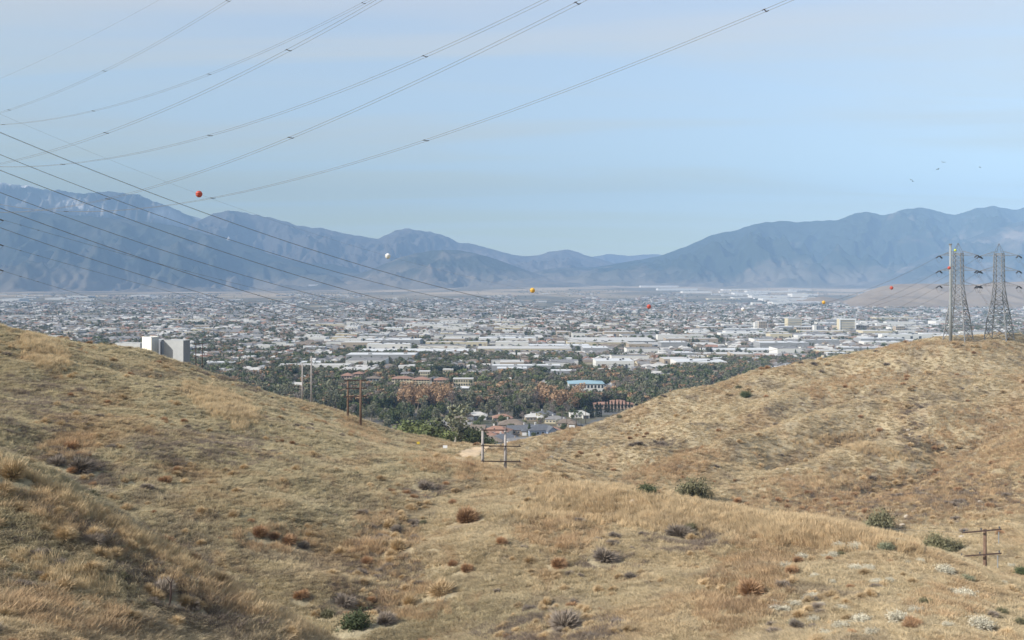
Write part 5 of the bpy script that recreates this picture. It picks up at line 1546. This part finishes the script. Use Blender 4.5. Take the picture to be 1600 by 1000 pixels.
def detailed_house(px, base_py, Y, wc, rc, form, label, rz, sc=1.0):
    P = at(px, base_py, Y)
    z = gz(P[0], P[1])
    r = tag(empty('house', (P[0], P[1], z), rz), label, 'house', 'houses of the nearest street')
    r.scale = (sc, sc, sc)
    b = MB(); b.box(-8, 8, -5.5, 5.5, -1, 3.2); b.box(1.5, 7, -9.5, -5.52, -1, 2.9)
    if form == 1:
        for s in (-1, 1): b.add([(s * 7.99, -5.5, 3.2), (s * 7.99, 5.5, 3.2), (s * 7.99, 0, 5.6)], [(0, 1, 2)])
    if form == 2: b.box(-7.5, 0.5, -4.8, 5, 3.2, 6.0)
    if form == 3: b.add([(1.5, -9.52, 2.9), (7, -9.52, 2.9), (4.25, -9.52, 5.2)], [(0, 1, 2)])
    b.build('wall', WALLC[wc], r)
    b = MB(); hip(b, -8, 8, -5.5, 5.5, 3.2, 2.6, 0, gable=form == 1)
    if form == 3:
        V = [(1.0, -10, 2.7), (4.25, -10, 5.4), (7.5, -10, 2.7), (1.0, -2, 2.7), (4.25, -2, 5.4), (7.5, -2, 2.7)]
        b.add(V, [(0, 1, 4, 3), (1, 2, 5, 4)])
    else: hip(b, 1.5, 7, -9.5, -4, 2.9, 1.8, 0)
    if form == 2: hip(b, -7.5, 0.5, -4.8, 5, 6.0, 2.0, 0)
    rf = b.build('roof', ROOFC[rc], r)
    b = MB(); b.box(-3.1, -2.3, 1.5, 2.3, 3.5, 6.4 if form != 2 else 8.4); b.box(-3.2, -2.2, 1.4, 2.4, 6.4 if form != 2 else 8.4, 6.6 if form != 2 else 8.6)
    b.build('chimney', WALLC['white'] if form != 1 else WALLC['tan'], rf)
    b = MB(); b.box(2.1, 6.4, -9.56, -9.51, 0, 2.3); b.build('garage_door', TRIM if wc != 'white' else DARKW, r)
    rows = [(x, -5.5, 1.0) for x in (-6.8, -4.0, -1.2)] + ([(x, -4.8, 4.1) for x in (-6.5, -3.8, -1.2)] if form == 2 else [])
    for (x, y, z0) in rows:
        b = MB(); b.box(x, x + 1.6, y - 0.06, y - 0.01, z0, z0 + 1.4); w = b.build('window', TRIM, r)
        b = MB(); b.box(x + 0.12, x + 1.48, y - 0.08, y - 0.062, z0 + 0.12, z0 + 1.28); b.build('pane', GLASS, w)
for a in [
    (690, 668, 800, 'tan', 'grey', 0, 'grey-roofed tan house behind the eucalyptus tops, leftmost of the nearest street', 0.3, 1.2),
    (716, 664, 830, 'tan', 'brown', 0, 'brown-roofed tan house right of the leftmost grey-roofed one', 0.1, 1.1),
    (733, 671, 800, 'cream', 'grey', 0, 'small cream house with a grey roof above the grove', -0.2, 0.9),
    (746, 659, 860, 'grey', 'pale', 0, 'pale flat-looking roof above the tile-roofed houses', 0.1, 1.0),
    (757, 683, 745, 'tan', 'terracotta', 0, 'terracotta-roofed house with its wall hidden by the dark trees', 0.2, 1.1),
    (777, 679, 765, 'white', 'terracotta', 0, 'terracotta-roofed white house with a white chimney, in the middle of the row', -0.3, 1.25),
    (764, 694, 722, 'grey', 'brown', 0, 'brown-roofed house just above the H-frame top beam', 0.2, 1.1),
    (800, 669, 800, 'tan', 'brown', 0, 'long brown-roofed house behind the white and terracotta one', 0.0, 1.3),
    (790, 692, 728, 'white', 'slate', 0, 'slate-roofed white house right above the H-frame', 0.15, 1.2),
    (811, 676, 775, 'tan', 'slate', 1, 'slate-roofed house left of the white gable', 0.0, 1.1),
    (826, 674, 780, 'white', 'slate', 3, 'white house with a front gable below the slate roofs', 0.25, 1.1),
    (845, 684, 770, 'blue', 'slate', 3, 'blue grey house with a steep front gable', 0.25, 1.35),
    (862, 683, 775, 'pink', 'terracotta', 0, 'pinkish house partly hidden by the right hill', 0.1, 0.9),
    (812, 699, 718, 'white', 'grey', 1, 'low white house at the edge of the right hill', 0.3, 1.0),
    (868, 664, 835, 'cream', 'grey', 0, 'cream house behind the pinkish one', -0.2, 1.0),
    (835, 668, 850, 'tan', 'pale', 0, 'pale-roofed house behind the blue one', 0.1, 1.0),
    (742, 677, 782, 'tan', 'brown', 1, 'brown gabled house between the grove and the terracotta roofs', -0.1, 1.0),
    (785, 660, 845, 'tan', 'terracotta', 0, 'terracotta roof behind the long brown-roofed house', 0.1, 1.0),
    (725, 658, 860, 'cream', 'brown', 0, 'cream house with a brown roof behind the eucalyptus tops', 0.2, 1.0),
    (704, 656, 880, 'tan', 'grey', 1, 'grey gabled roof furthest left behind the eucalyptus tops', 0.0, 1.0),
    (852, 657, 868, 'grey', 'slate', 0, 'grey house with a slate roof behind the yellow tree', 0.1, 1.0),
    (886, 668, 815, 'tan', 'brown', 0, 'tan house with a brown roof left of the palms', -0.1, 1.0),
    (905, 655, 868, 'white', 'pale', 0, 'white house among the palms left of the cypress row', 0.1, 1.0)]:
    detailed_house(*a)
# yellow tarpaulin-covered car port / parked yellow thing is left to its shape: a small yellow canopy
P = at(806, 693, 722); r = tag(empty('canopy', (P[0], P[1], gz(P[0], P[1])), 0.3), 'small yellow canopy before the slate-roofed white house', 'canopy')
b = MB(); hip(b, -2.6, 2.6, -1.8, 1.8, 2.4, 1.0, 0, 0.1); b.build('cover', SIGN_Y, r)
for sx in (-2.4, 2.4):
    for sy in (-1.6, 1.6):
        b = MB(); b.tube([(sx, sy, 0), (sx, sy, 2.4)], 0.06, 5); b.build('post', STEEL_PALE, r)

def block(name, label, px0, px1, top, base, wc, rc, depth=25, storeys=2, cols=8, win=True, hiproof=False, Y=None, parapet=True, bands=False, group=None, frame_=False, win_m=None, cat='building'):
    """straight-fronted building: wall, roof and each window (or window band) a part"""
    if Y is None: Y = 115 * FPX / (base - HORIZON)
    x0, x1 = (px0 - 800) / FPX * Y, (px1 - 800) / FPX * Y
    zb = CAM_Z + (HORIZON - base) / FPX * Y; zt = CAM_Z + (HORIZON - top) / FPX * Y
    W, H = x1 - x0, zt - zb
    r = tag(empty(name, ((x0 + x1) / 2, Y, zb)), label, cat, group)
    hr = min(3.0, H * 0.28) if hiproof else 0
    b = MB(); b.box(-W / 2, W / 2, 0, depth, -3, H - hr); b.build('wall', WALLC[wc], r)
    b = MB()
    if hiproof: hip(b, -W / 2, W / 2, 0, depth, H - hr, hr, 0, 0.8)
    else: b.box(-W / 2 - 0.3, W / 2 + 0.3, -0.3, depth + 0.3, H, H + 0.5)
    b.build('roof', ROOFC[rc], r)
    if win:
        sh = (H - hr) / storeys
        for s in range(storeys):
            if bands:
                b = MB(); b.box(-W * 0.46, W * 0.46, -0.12, -0.02, s * sh + sh * 0.35, s * sh + sh * 0.85); b.build('window_band', win_m or GLASS, r)
                continue
            for k in range(cols):
                cx_ = -W / 2 + W * (k + 0.5) / cols; ww = W / cols * 0.28
                b = MB(); b.box(cx_ - ww, cx_ + ww, -0.12, -0.02, s * sh + sh * 0.3, s * sh + sh * 0.78); b.build('window', win_m or GLASS, r)
    if frame_:
        for (a0, a1, c0, c1) in ((-W / 2 - 0.8, -W / 2 + 1.6, 0, H + 0.9), (W / 2 - 1.6, W / 2 + 0.8, 0, H + 0.9), (-W / 2 + 1.6, W / 2 - 1.6, H - 2.2, H + 0.9)):
            b = MB(); b.box(a0, a1, -1.2, -0.15, c0, c1); b.build('facade_frame', TRIM, r)
    FOOT.append(((x0 + x1) / 2, Y + depth / 2, W / 2 + 4, depth / 2 + 5))
    return r
FOOT = []
AP = 'cream apartment blocks above the brown trees'
block('apartment_block', 'left wing of the cream apartments with a red tile roof', 612, 644, 588.5, 600, 'cream', 'terracotta', 14, 2, 7, hiproof=True, Y=1120, group=AP)
block('apartment_block', 'middle wing of the cream apartments with a red tile roof', 645, 671, 589.5, 603, 'cream', 'terracotta', 14, 3, 6, hiproof=True, Y=1105, group=AP)
block('apartment_block', 'right wing of the cream apartments beside the single cypress', 678, 700, 590, 604, 'tan', 'terracotta', 14, 3, 5, hiproof=True, Y=1110, group=AP)
block('apartment_block', 'cream apartments in the second row behind the left wing', 626, 645, 581.5, 590, 'cream', 'grey', 16, 2, 4, hiproof=True, Y=1215, group=AP)
block('apartment_block', 'flat cream apartments in the second row left of the black domed trees', 654, 671, 581, 590, 'cream', 'pale', 16, 2, 5, Y=1220, group=AP)
block('apartment_block', 'yellowish square building between the two black domed trees', 692, 708, 578, 596, 'cream', 'pale', 16, 3, 4, Y=1245)
block('apartment_block', 'pink-roofed apartments left of the rusty pole tops', 533, 550, 583, 600, 'pink', 'terracotta', 16, 3, 4, hiproof=True, Y=1160)
block('apartment_block', 'pale apartments with a terracotta roof above the rusty poles', 552, 567, 581, 592, 'pink', 'terracotta', 16, 2, 4, hiproof=True, Y=1190)
block('apartment_block', 'pale house-like block between pine tops above the brown trees', 572, 593, 588, 600, 'grey', 'brown', 14, 2, 4, hiproof=True, Y=1130)
block('apartment_block', 'low cream building right of the black domed trees', 708, 739, 592.5, 604, 'cream', 'pale', 14, 2, 8, Y=1120)
block('apartment_block', 'white gabled building below the low cream one', 713, 736, 604, 613, 'white', 'white', 12, 2, 6, hiproof=True, Y=1060)
block('hall', 'long white hall with a pale teal roof among the trees', 889, 944, 596, 609, 'white', 'teal', 30, 1, 10, hiproof=True, Y=1040)
block('long_building', 'long low pink building with a red tile roof behind the cypress row', 928, 990, 629, 638.5, 'pink', 'terracotta', 12, 1, 12, hiproof=True, Y=925)
block('long_building', 'red-roofed gabled block at the right end of the cypress row', 955, 977, 625.5, 634, 'pink', 'terracotta', 12, 1, 4, hiproof=True, Y=950)
block('warehouse', 'very long cream warehouse across the middle of the town', 746, 893, 545, 554, 'cream', 'pale', 60, 1, 18, Y=1640)
block('warehouse', 'very long white warehouse left of the long cream one', 556, 742, 549, 556, 'white', 'white', 60, 1, 20, Y=1620)
block('office_block', 'dark blue grey glassy building before the long white warehouse', 590, 651, 554, 563, 'grey', 'grey', 30, 2, 3, bands=True, Y=1560)
block('warehouse', 'long white warehouse above the right hill crest', 1102, 1250, 547, 553, 'white', 'white', 50, 1, 20, Y=1680)
block('warehouse', 'long cream warehouse beyond the dark wood at right', 1080, 1200, 553.5, 559, 'cream', 'pale', 40, 1, 14, Y=1600)
block('warehouse', 'pale blue grey warehouse with a broad roof in the middle of the town', 893, 1025, 533, 539, 'grey', 'pale', 120, 1, 12, Y=1890)
block('warehouse', 'long warehouse with a bluish roof right of the broad grey roof', 1000, 1122, 538.5, 543.5, 'grey', 'pale', 60, 1, 12, Y=1820)
block('warehouse', 'long white warehouse before the office towers', 1322, 1440, 533, 538, 'white', 'white', 60, 1, 12, Y=1960)
block('office_tower', 'office tower in a white frame, right one of the town centre', 1312, 1337, 498.5, 517.5, 'cream', 'white', 22, 7, 1, bands=True, frame_=True, Y=2380, win_m=WALLC['grey'])
block('office_tower', 'wide banded office tower in the town centre, left of the white slab', 1231, 1252.5, 497.5, 513, 'cream', 'white', 30, 6, 1, bands=True, Y=2520, win_m=WALLC['grey'])
block('office_tower', 'square beige office tower with rows of windows, leftmost in the centre', 1186, 1198.5, 502.5, 517, 'tan', 'pale', 22, 6, 5, Y=2400)
block('office_tower', 'pale stair tower attached left of the square beige office tower', 1179.5, 1185.5, 504, 517, 'white', 'white', 16, 4, 1, win=False, Y=2405)
block('office_tower', 'narrow bright white slab tower in the town centre', 1272, 1276, 508.5, 518.5, 'white', 'white', 14, 2, 1, win=False, Y=2330)
block('office_block', 'grey block attached right of the narrow white slab', 1276.6, 1288, 510, 518.5, 'grey', 'grey', 18, 3, 4, Y=2331)
block('office_block', 'beige block right of the white-framed tower', 1341, 1358, 508.5, 517, 'tan', 'pale', 20, 2, 5, Y=2390)
block('office_block', 'beige block standing alone left of the steel pole', 1400, 1414, 510, 519.5, 'tan', 'pale', 20, 3, 5, Y=2310)
block('office_block', 'low pale annex below the banded tower', 1244, 1268, 511.5, 519, 'tan', 'pale', 20, 2, 6, Y=2350)
block('white_tower', 'thin white tower standing in the middle distance', 779.6, 782.2, 491, 504.5, 'white', 'white', 6, 1, 1, win=False, Y=2850)
block('store', 'beige flat-roofed store with a brown side left of centre', 620, 636, 525, 532.5, 'tan', 'pale', 40, 1, 3, Y=1990)
block('store', 'brown flat-roofed store attached right of the beige one', 636.5, 652, 524, 532.5, 'tan', 'brown', 40, 1, 3, Y=1991)
block('store', 'yellowish store in the centre right of the town', 938, 953, 512, 517, 'cream', 'pale', 30, 1, 3, Y=2390)
block('office_block', 'white low office with dark windows behind the right hill crest', 1293, 1322, 551.5, 560, 'white', 'white', 16, 2, 9, Y=1560)
block('warehouse', 'white commercial building left, on the slope side of the town', 457, 513, 567, 572.5, 'white', 'white', 30, 1, 8, Y=1400)
FARW = 'giant warehouses at the foot of the mountains'
for (p0, p1, t_, b_, lab) in [(1001, 1060, 446.3, 449, 'topmost giant white warehouse at the foot of the mountains'), (1028, 1090, 450.8, 454, 'second giant white warehouse below the topmost'), (1067, 1112, 455.2, 458, 'third giant white warehouse stepping down to the right'),
                              (482, 533, 444.5, 447, 'lone white warehouse at the foot of the left mountains'), (1130, 1172, 452, 454, 'narrow far warehouse above the industrial cluster'), (1148, 1200, 457.5, 460.5, 'long white warehouse, upper left of the industrial cluster'), (1168, 1245, 454.5, 457, 'long white warehouse at the top of the industrial cluster'),
                              (1175, 1235, 462, 465.5, 'white warehouse in the middle of the industrial cluster'), (1192, 1266, 466.8, 470, 'white warehouse low in the industrial cluster'), (1208, 1290, 472, 475, 'lowest long white warehouse left of the yellow marker ball'), (1238, 1262, 459, 464, 'stepped white warehouse at the right of the cluster'),
                              (104, 138, 462.5, 465.5, 'bright white warehouse on the far left of the plain'), (0, 30, 467, 471.5, 'white warehouse at the left edge of the plain'), (70, 102, 465.8, 468.5, 'low pale warehouse left of the bright one'), (205, 234, 461, 463.5, 'white warehouse far left of centre in the plain')]:
    # farther than the level plain: find the distance at which this sight line meets the rising ground
    pm_ = (p0 + p1) / 2; Ys_ = np.geomspace(2500, 14000, 900); xs_ = (pm_ - 800) / FPX * Ys_
    hit = np.nonzero(plain(xs_, Ys_) >= CAM_Z + (HORIZON - b_) / FPX * Ys_)[0]
    Yw = Ys_[hit[0]] if len(hit) else 12000
    block('giant_warehouse', lab, p0, p1, t_, b_, 'white', 'white', 120, 1, 8, Y=Yw, group=FARW, win=False)

# ------------------------------------------------------------------ the town: zoning, warehouses, houses, trees
CELL = 9.0
NXC, NYC = 1300, 1100
occ = np.zeros((NXC, NYC), bool)
def cell(x, y): return (np.asarray(x) / CELL + NXC / 2).astype(int), ((np.asarray(y) - 650) / CELL).astype(int)
def mark(x, y, hw, hd):
    i0, j0 = cell(x - hw, y - hd); i1, j1 = cell(x + hw, y + hd)
    i0, i1 = max(int(i0), 0), min(int(i1), NXC - 1); j0, j1 = max(int(j0), 0), min(int(j1), NYC - 1)
    if i0 > i1 or j0 > j1: return False
    if occ[i0:i1 + 1, j0:j1 + 1].any(): return False
    occ[i0:i1 + 1, j0:j1 + 1] = True
    return True
for f in FOOT: 
    i0, j0 = cell(f[0] - f[2], f[1] - f[3]); i1, j1 = cell(f[0] + f[2], f[1] + f[3])
    occ[max(int(i0), 0):int(i1) + 1, max(int(j0), 0):int(j1) + 1] = True
def commercial(px, py):
    v = np.zeros_like(px)
    for (cx_, cy_, rx, ry, ro, st) in [(800, 538, 320, 16, 0, 0.9), (1150, 548, 230, 14, 0, 1.0), (1250, 520, 170, 14, 0, 0.8), (640, 512, 200, 10, 0, 0.6), (1000, 508, 130, 8, 0, 0.5), (1000, 572, 120, 12, 0, 0.7), (560, 575, 90, 14, 0, 0.7), (840, 580, 90, 12, 0, 0.6), (1450, 533, 110, 10, 0, 0.9), (1200, 465, 80, 12, 0, 0.9), (70, 465, 120, 6, 0, 0.5), (330, 500, 170, 6, 0, 0.5), (700, 505, 120, 5, 0, 0.6), (1390, 505, 110, 8, 0, 0.6), (250, 520, 110, 6, 0, 0.5), (460, 545, 90, 10, 0, 0.4)]:
        v = np.maximum(v, st * np.clip(2.2 * blob(px, py, cx_, cy_, rx, ry, ro), 0, 1))
    return v
# warehouse meshes (unit footprint, unit height)
def ware_mesh(wc, rc, s):
    g = np.random.default_rng(s); b = MB()
    b.box(-.5, .5, -.5, .5, -.3, 1, 0); b.add([(-.49, -.49, 1.01), (.49, -.49, 1.01), (.49, .49, 1.01), (-.49, .49, 1.01)], [(0, 1, 2, 3)], 1)
    n = g.integers(5, 12)
    for i in range(n):
        if g.random() < 0.7:
            x = -.45 + .9 * i / n; b.box(x, x + .5 / n, -.512, -.5, 0.05, g.choice([.4, .6]), 2)
    for i in range(g.integers(1, 5)):
        x, y = g.uniform(-.4, .35), g.uniform(-.4, .35); b.box(x, x + .05, y, y + .07, 1.01, 1.2, 2)
    return b.mesh('warehouse', [WALLC[wc], ROOFC[rc], WALLC['grey'] if s % 2 else DARKW])
WK = [('white', 'white'), ('white', 'pale'), ('cream', 'pale'), ('grey', 'white'), ('tan', 'pale'), ('white', 'grey')]
WM = [ware_mesh(a, b_, i) for i, (a, b_) in enumerate(WK)]
HK = [(w, rf, f) for w in ('white', 'cream', 'tan', 'grey') for rf in ('grey', 'brown', 'terracotta', 'pale') for f in (0, 1)]
HK += [('white', 'grey', 2), ('cream', 'terracotta', 2), ('tan', 'brown', 2), ('white', 'pale', 2)]
HM = [house_mesh(*k) for k in HK]
CR = np.random.default_rng(77)
def where(px, py):
    side = ('far left' if px < 200 else 'beyond left hill' if px < 450 else 'above rusty poles' if px < 620 else 'above saddle' if px < 860 else
            'right of saddle' if px < 1060 else 'beyond right hill' if px < 1330 else 'behind lattice towers')
    dep = ', near suburb' if py > 565 else ', mid town' if py > 530 else ', far town'
    return side, dep
# --- warehouses
Wn = 5200
py_ = CR.uniform(457, 600, Wn); px_ = CR.uniform(-60, 1660, Wn)
Yw = 115 * FPX / (py_ - HORIZON); Yw = np.minimum(Yw, 9200)
cm = commercial(px_, py_)
ok = CR.random(Wn) < cm * 0.75 + 0.05
wl = []
for i in np.nonzero(ok)[0]:
    Y = Yw[i]; x = (px_[i] - 800) / FPX * Y
    big = cm[i] > 0.5
    w = CR.uniform(25, 110) if big else CR.uniform(18, 50); d = CR.uniform(20, 60) if big else CR.uniform(14, 30); h = CR.uniform(6, 11) if big else CR.uniform(4.5, 8)
    if Y > 5500: w *= 1.8; d *= 1.5
    x = round(x / CELL) * CELL; Y = round(Y / (CELL * 2)) * CELL * 2
    if not mark(x, Y, w / 2 + 3, d / 2 + 4): continue
    zz = float(plain(np.array([x]), np.array([Y]))[0])
    if Y < 900 or bool(hidden(np.array([x]), np.array([float(Y)]), np.array([zz + h]))[0]) and CR.random() < 0.8: continue
    wl.append((x, Y, zz, w, d, h, CR.integers(len(WM)), w / Y))
wl.sort(key=lambda t: -t[7])
seen_w = [t for t in wl if not bool(hidden(np.array([t[0]]), np.array([float(t[1])]), np.array([t[2] + t[5]]))[0])]
ind = seen_w[:230]; rest = [t for t in wl if t not in ind]
adj = ['long', 'broad', 'low', 'squat']
for t in ind:
    x, Y, z, w, d, h, k, _ = t
    px, py = 800 + x / Y * FPX, HORIZON + (CAM_Z - z) / Y * FPX
    sd_, dp = where(px, py)
    shp = 'long' if w > 2.2 * d else 'broad' if w > 70 else 'small' if w < 30 else 'boxy'
    o = obj('warehouse', WM[k], None, (x, Y, z)); o.scale = (w, d, h); o.rotation_euler = (0, 0, 0.0)
    tag(o, '%s %s commercial building %s%s' % (shp, WK[k][0], sd_, dp), 'warehouse', 'flat-roofed commercial buildings of the town')
if rest:
    A_ = np.array([t[:3] for t in rest]); Sx = np.array([(t[3], t[4], t[5]) for t in rest])
    scatter('warehouse_blocks', A_, Sx, np.zeros(len(A_)), [t[6] for t in rest], WM, 'distant flat-roofed commercial buildings filling the town')
# --- houses in street rows
Hn = 60000
py_ = 452 + (CR.random(Hn) ** 0.85) * 165; px_ = CR.uniform(-60, 1660, Hn)
Yh = 115 * FPX / (py_ - HORIZON)
sel = (Yh < 8200) & (Yh > 930)
cm = commercial(px_, py_)
fieldm = noise2(px_ / 90, py_ / 9, 400) + 0.6 * (py_ < 474) * 1.0 - 0.1
wood = (py_ > 590) & (CR.random(Hn) < 0.35)
sel &= (CR.random(Hn) < 0.85 - 0.5 * cm) & (fieldm < 0.42) & ~wood
px_, Yh = px_[sel], Yh[sel]
xh = (px_ - 800) / FPX * Yh
xh = np.round(xh / 18) * 18; Yh = np.round(Yh / 27) * 27
hl = []
for x, Y in zip(xh, Yh):
    if mark(x, Y, 8, 8): hl.append((x, Y))
hl = np.array(hl); hz_ = plain(hl[:, 0], hl[:, 1])
vis = ~hidden(hl[:, 0], hl[:, 1], hz_ + 6)
keep = vis | (CR.random(len(hl)) < 0.25); hl, hz_, vis = hl[keep], hz_[keep], vis[keep]
hk = CR.choice(len(HM), len(hl), p=(lambda w: w / w.sum())(np.array([{'white': 2.2, 'cream': 1.6, 'tan': 2.0, 'grey': 1.6}[k[0]] * {'grey': 3, 'brown': 2.2, 'terracotta': 0.55, 'pale': 1.6}[k[1]] * (0.7 if k[2] == 2 else 1) for k in HK])))
hs = CR.uniform(0.85, 1.2, len(hl)); hr_ = CR.choice([0, 0, math.pi, math.pi / 2, -math.pi / 2], len(hl)) + CR.normal(0, 0.05, len(hl))
order = np.argsort(hl[:, 1] + (~vis) * 1e6)
first = order[:260]
for i in first:
    x, Y = hl[i]; z = hz_[i]; px, py = 800 + x / Y * FPX, HORIZON + (CAM_Z - z) / Y * FPX
    sd_, dp = where(px, py); k = HK[hk[i]]
    o = obj('house', HM[hk[i]], None, (x, Y, z)); o.rotation_euler = (0, 0, hr_[i]); o.scale = (hs[i],) * 3
    tag(o, '%s %s house, %s roof, %s%s' % ('two-storey' if k[2] == 2 else 'gabled' if k[2] == 1 else 'hipped', k[0], k[1], sd_, dp), 'house', 'houses in the street rows of the town')
mask = np.ones(len(hl), bool); mask[first] = False
if mask.any():
    far_s = hs * np.interp(hl[:, 1], [1500, 3500, 8000], [1, 1.1, 1.5])
    scatter('house_rows', np.c_[hl, hz_][mask], np.repeat(far_s[mask, None], 3, 1), hr_[mask], hk[mask], HM, 'distant houses filling the town in rows')
print('houses', len(hl), 'warehouses', len(wl))
# --- trees of the town
def blob_tree(kd, s):
    V_, F_ = crown(kd, s + 40, 130 if kd != 'cypress' else 60)
    V_ = (V_ - [0, 0, 0.5]) * 1.0 + [0, 0, 0.5]
    g = np.random.default_rng(s)
    return mesh_np('tree_crown', V_, F_, [FARLEAF[kd]])
FARLEAF = {k: LEAF[k] for k in LEAF}
fk = ['oak', 'oak', 'eucalyptus', 'eucalyptus', 'pine', 'bare', 'sycamore', 'pepper', 'palm']
def fat_crown(kd, s):
    g = np.random.default_rng(s + 900)
    V_, F_ = crown(kd, s + 40, 210)
    c0 = V_.reshape(-1, 4, 3).mean(1, keepdims=True)
    V2 = (c0 + (V_.reshape(-1, 4, 3) - c0) * 1.45).reshape(-1, 3) if kd != 'palm' else V_
    return mesh_np('tree_crown', V2, F_, [LEAF[kd]])
FT = [fat_crown(k, i) for i, k in enumerate(fk)]
Tn = 210000
py_ = 450 + (CR.random(Tn) ** 0.9) * 190; px_ = CR.uniform(-60, 1660, Tn)
Yt = 115 * FPX / (py_ - HORIZON)
cm = commercial(px_, py_)
grove = noise2(px_ / 70, py_ / 8, 500) + 0.5 * noise2(px_ / 25, py_ / 4, 501)
pk = np.clip(0.50 + 1.2 * grove, 0.08, 1) * (1 - 0.72 * cm)
pk = np.where(py_ > 585, np.clip(0.45 + 1.6 * grove, 0.10, 1), pk)
fieldm = noise2(px_ / 90, py_ / 9, 400) + 0.6 * (py_ < 474) - 0.1
pk = np.where(fieldm > 0.42, 0.04, pk)
sel = (CR.random(Tn) < pk) & (Yt < 9500) & (Yt > 930)
px_, Yt, py_ = px_[sel], Yt[sel], py_[sel]; xt = (px_ - 800) / FPX * Yt
i, j = cell(xt, Yt)
inside = (i >= 0) & (i < NXC) & (j >= 0) & (j < NYC)
blocked = np.zeros(len(xt), bool); blocked[inside] = occ[i[inside], j[inside]]
near_cut = (Yt < 1160) & (CR.random(len(xt)) < 0.0)
sel = ((~blocked) | ((CR.random(len(xt)) < 0.55) & (cm[sel] < 0.3))) & ~near_cut
for f in FOOT[:14]: sel &= ~((np.abs(xt - f[0]) < f[2] + 2) & (Yt > f[1] - f[3] - 45) & (Yt < f[1] + f[3]))
xt, Yt = xt[sel], Yt[sel]; zt = ground(xt, Yt)
vis = ~hidden(xt, Yt, zt + 10)
sel = vis | (CR.random(len(xt)) < 0.2); xt, Yt, zt = xt[sel], Yt[sel], zt[sel]
ht = CR.uniform(5, 11.5, len(xt)) * np.where(Yt < 1300, 1.25, 1.0)
tk = CR.choice(len(fk), len(xt), p=np.array([4, 4, 4, 4, 1.6, 4.0, 2.0, 2.6, 0.6]) / 26.8)
wd = ht * CR.uniform(0.9, 1.35, len(xt))
scatter('town_trees', np.c_[xt, Yt, zt - 0.1 * ht], np.c_[wd, wd, ht], CR.random(len(xt)) * 6.28, tk, FT, 'countless street and garden trees of the town')
print('town trees', len(xt))
# --- freeway viaducts and long light streets
ROAD = principled('concrete_road', (0.36, 0.35, 0.33), 0.9, 0, 0.1, 0.05)
def strip_road(name, pts, w, h=0.3):
    V = []
    for (px, py, Y) in pts:
        x = (px - 800) / FPX * Y; z = float(plain(np.array([x]), np.array([Y]))[0]) + h
        V += [(x, Y - w / 2, z), (x, Y + w / 2, z), (x, Y - w / 2, z - h - 0.5)]
    F = [(3 * i, 3 * i + 3, 3 * i + 4, 3 * i + 1) for i in range(len(pts) - 1)] + [(3 * i + 2, 3 * i + 5, 3 * i + 3, 3 * i) for i in range(len(pts) - 1)]
    tag(obj(name, mesh_np(name, V, np.array(F), [ROAD])), kind='structure')
def plY(py): return 115 * FPX / (py - HORIZON)
strip_road('freeway', [(-100, 0, plY(497)), (300, 0, plY(495)), (700, 0, plY(492)), (1100, 0, plY(486)), (1700, 0, plY(484))], 30, 7)
strip_road('road', [(120, 0, plY(521)), (300, 0, plY(516)), (480, 0, plY(510))], 18, 5)
strip_road('railway_embankment', [(850, 0, plY(483)), (1190, 0, plY(479)), (1320, 0, plY(477))], 40, 3)
# --- birds
BIRD = principled('dark_feathers', (0.03, 0.03, 0.035), 0.8)
def bird(px, py, rz, up_, label):
    Y = 260
    V = [(0, 0.30, 0), (0.06, 0.05, 0.03), (0, -0.28, 0), (-0.06, 0.05, 0.03), (0.0, 0.05, -0.06), (0.30, 0.12, up_), (0.62, -0.06, up_ * 0.7), (0.25, -0.08, up_ * 0.7), (-0.30, 0.12, up_), (-0.62, -0.06, up_ * 0.7), (-0.25, -0.08, up_ * 0.7), (0.07, -0.42, 0), (-0.07, -0.42, 0)]
    F = [(0, 1, 3), (1, 2, 3), (0, 4, 1), (0, 3, 4), (4, 2, 1), (4, 3, 2), (1, 5, 7), (5, 6, 7), (1, 7, 2), (3, 10, 8), (8, 10, 9), (3, 2, 10), (2, 11, 12)]
    o = obj('bird', mesh_np('bird', V, np.array(F), [BIRD]), None, tuple(at(px, py, Y))); o.rotation_euler = (0.3, 0.2, rz)
    tag(o, label, 'bird', 'birds circling at right')
bird(1423, 281, 0.4, 0.16, 'small dark bird, left of the touching pair low in the flock')
bird(1426, 283, 1.2, 0.02, 'small dark bird, right of the touching pair low in the flock')
bird(1465, 264.5, 2.0, 0.12, 'small dark bird in the middle of the flock')
bird(1474, 254, -0.5, 0.2, 'small dark bird, highest of the flock')
bird(1531, 261, 0.9, -0.05, 'small dark bird apart from the others at far right')

# ------------------------------------------------------------------ labels: things that still read alike are told apart by their order across the view
def ordinal(n):
    small = 'first second third fourth fifth sixth seventh eighth ninth tenth eleventh twelfth thirteenth fourteenth fifteenth sixteenth seventeenth eighteenth nineteenth twentieth'.split()
    if n <= 20: return small[n - 1]
    tens = {2: 'twenty', 3: 'thirty', 4: 'forty', 5: 'fifty', 6: 'sixty', 7: 'seventy', 8: 'eighty', 9: 'ninety'}
    return (tens[n // 10][:-1] + 'ieth') if n % 10 == 0 else tens[n // 10] + '-' + small[n % 10 - 1]
same = {}
for o in scene.objects:
    if o.get('label') and o.parent is None: same.setdefault(o['label'], []).append(o)
for lab, os_ in same.items():
    if 1 < len(os_) < 100:
        os_.sort(key=lambda o: o.location.x / max(o.location.y, 1))
        for i, o in enumerate(os_):
            o['label'] = lab + ', ' + ('leftmost' if i == 0 else 'rightmost' if i == len(os_) - 1 else ordinal(i + 1) + ' from left')
for r_ in REPORT[:0]: print(r_)
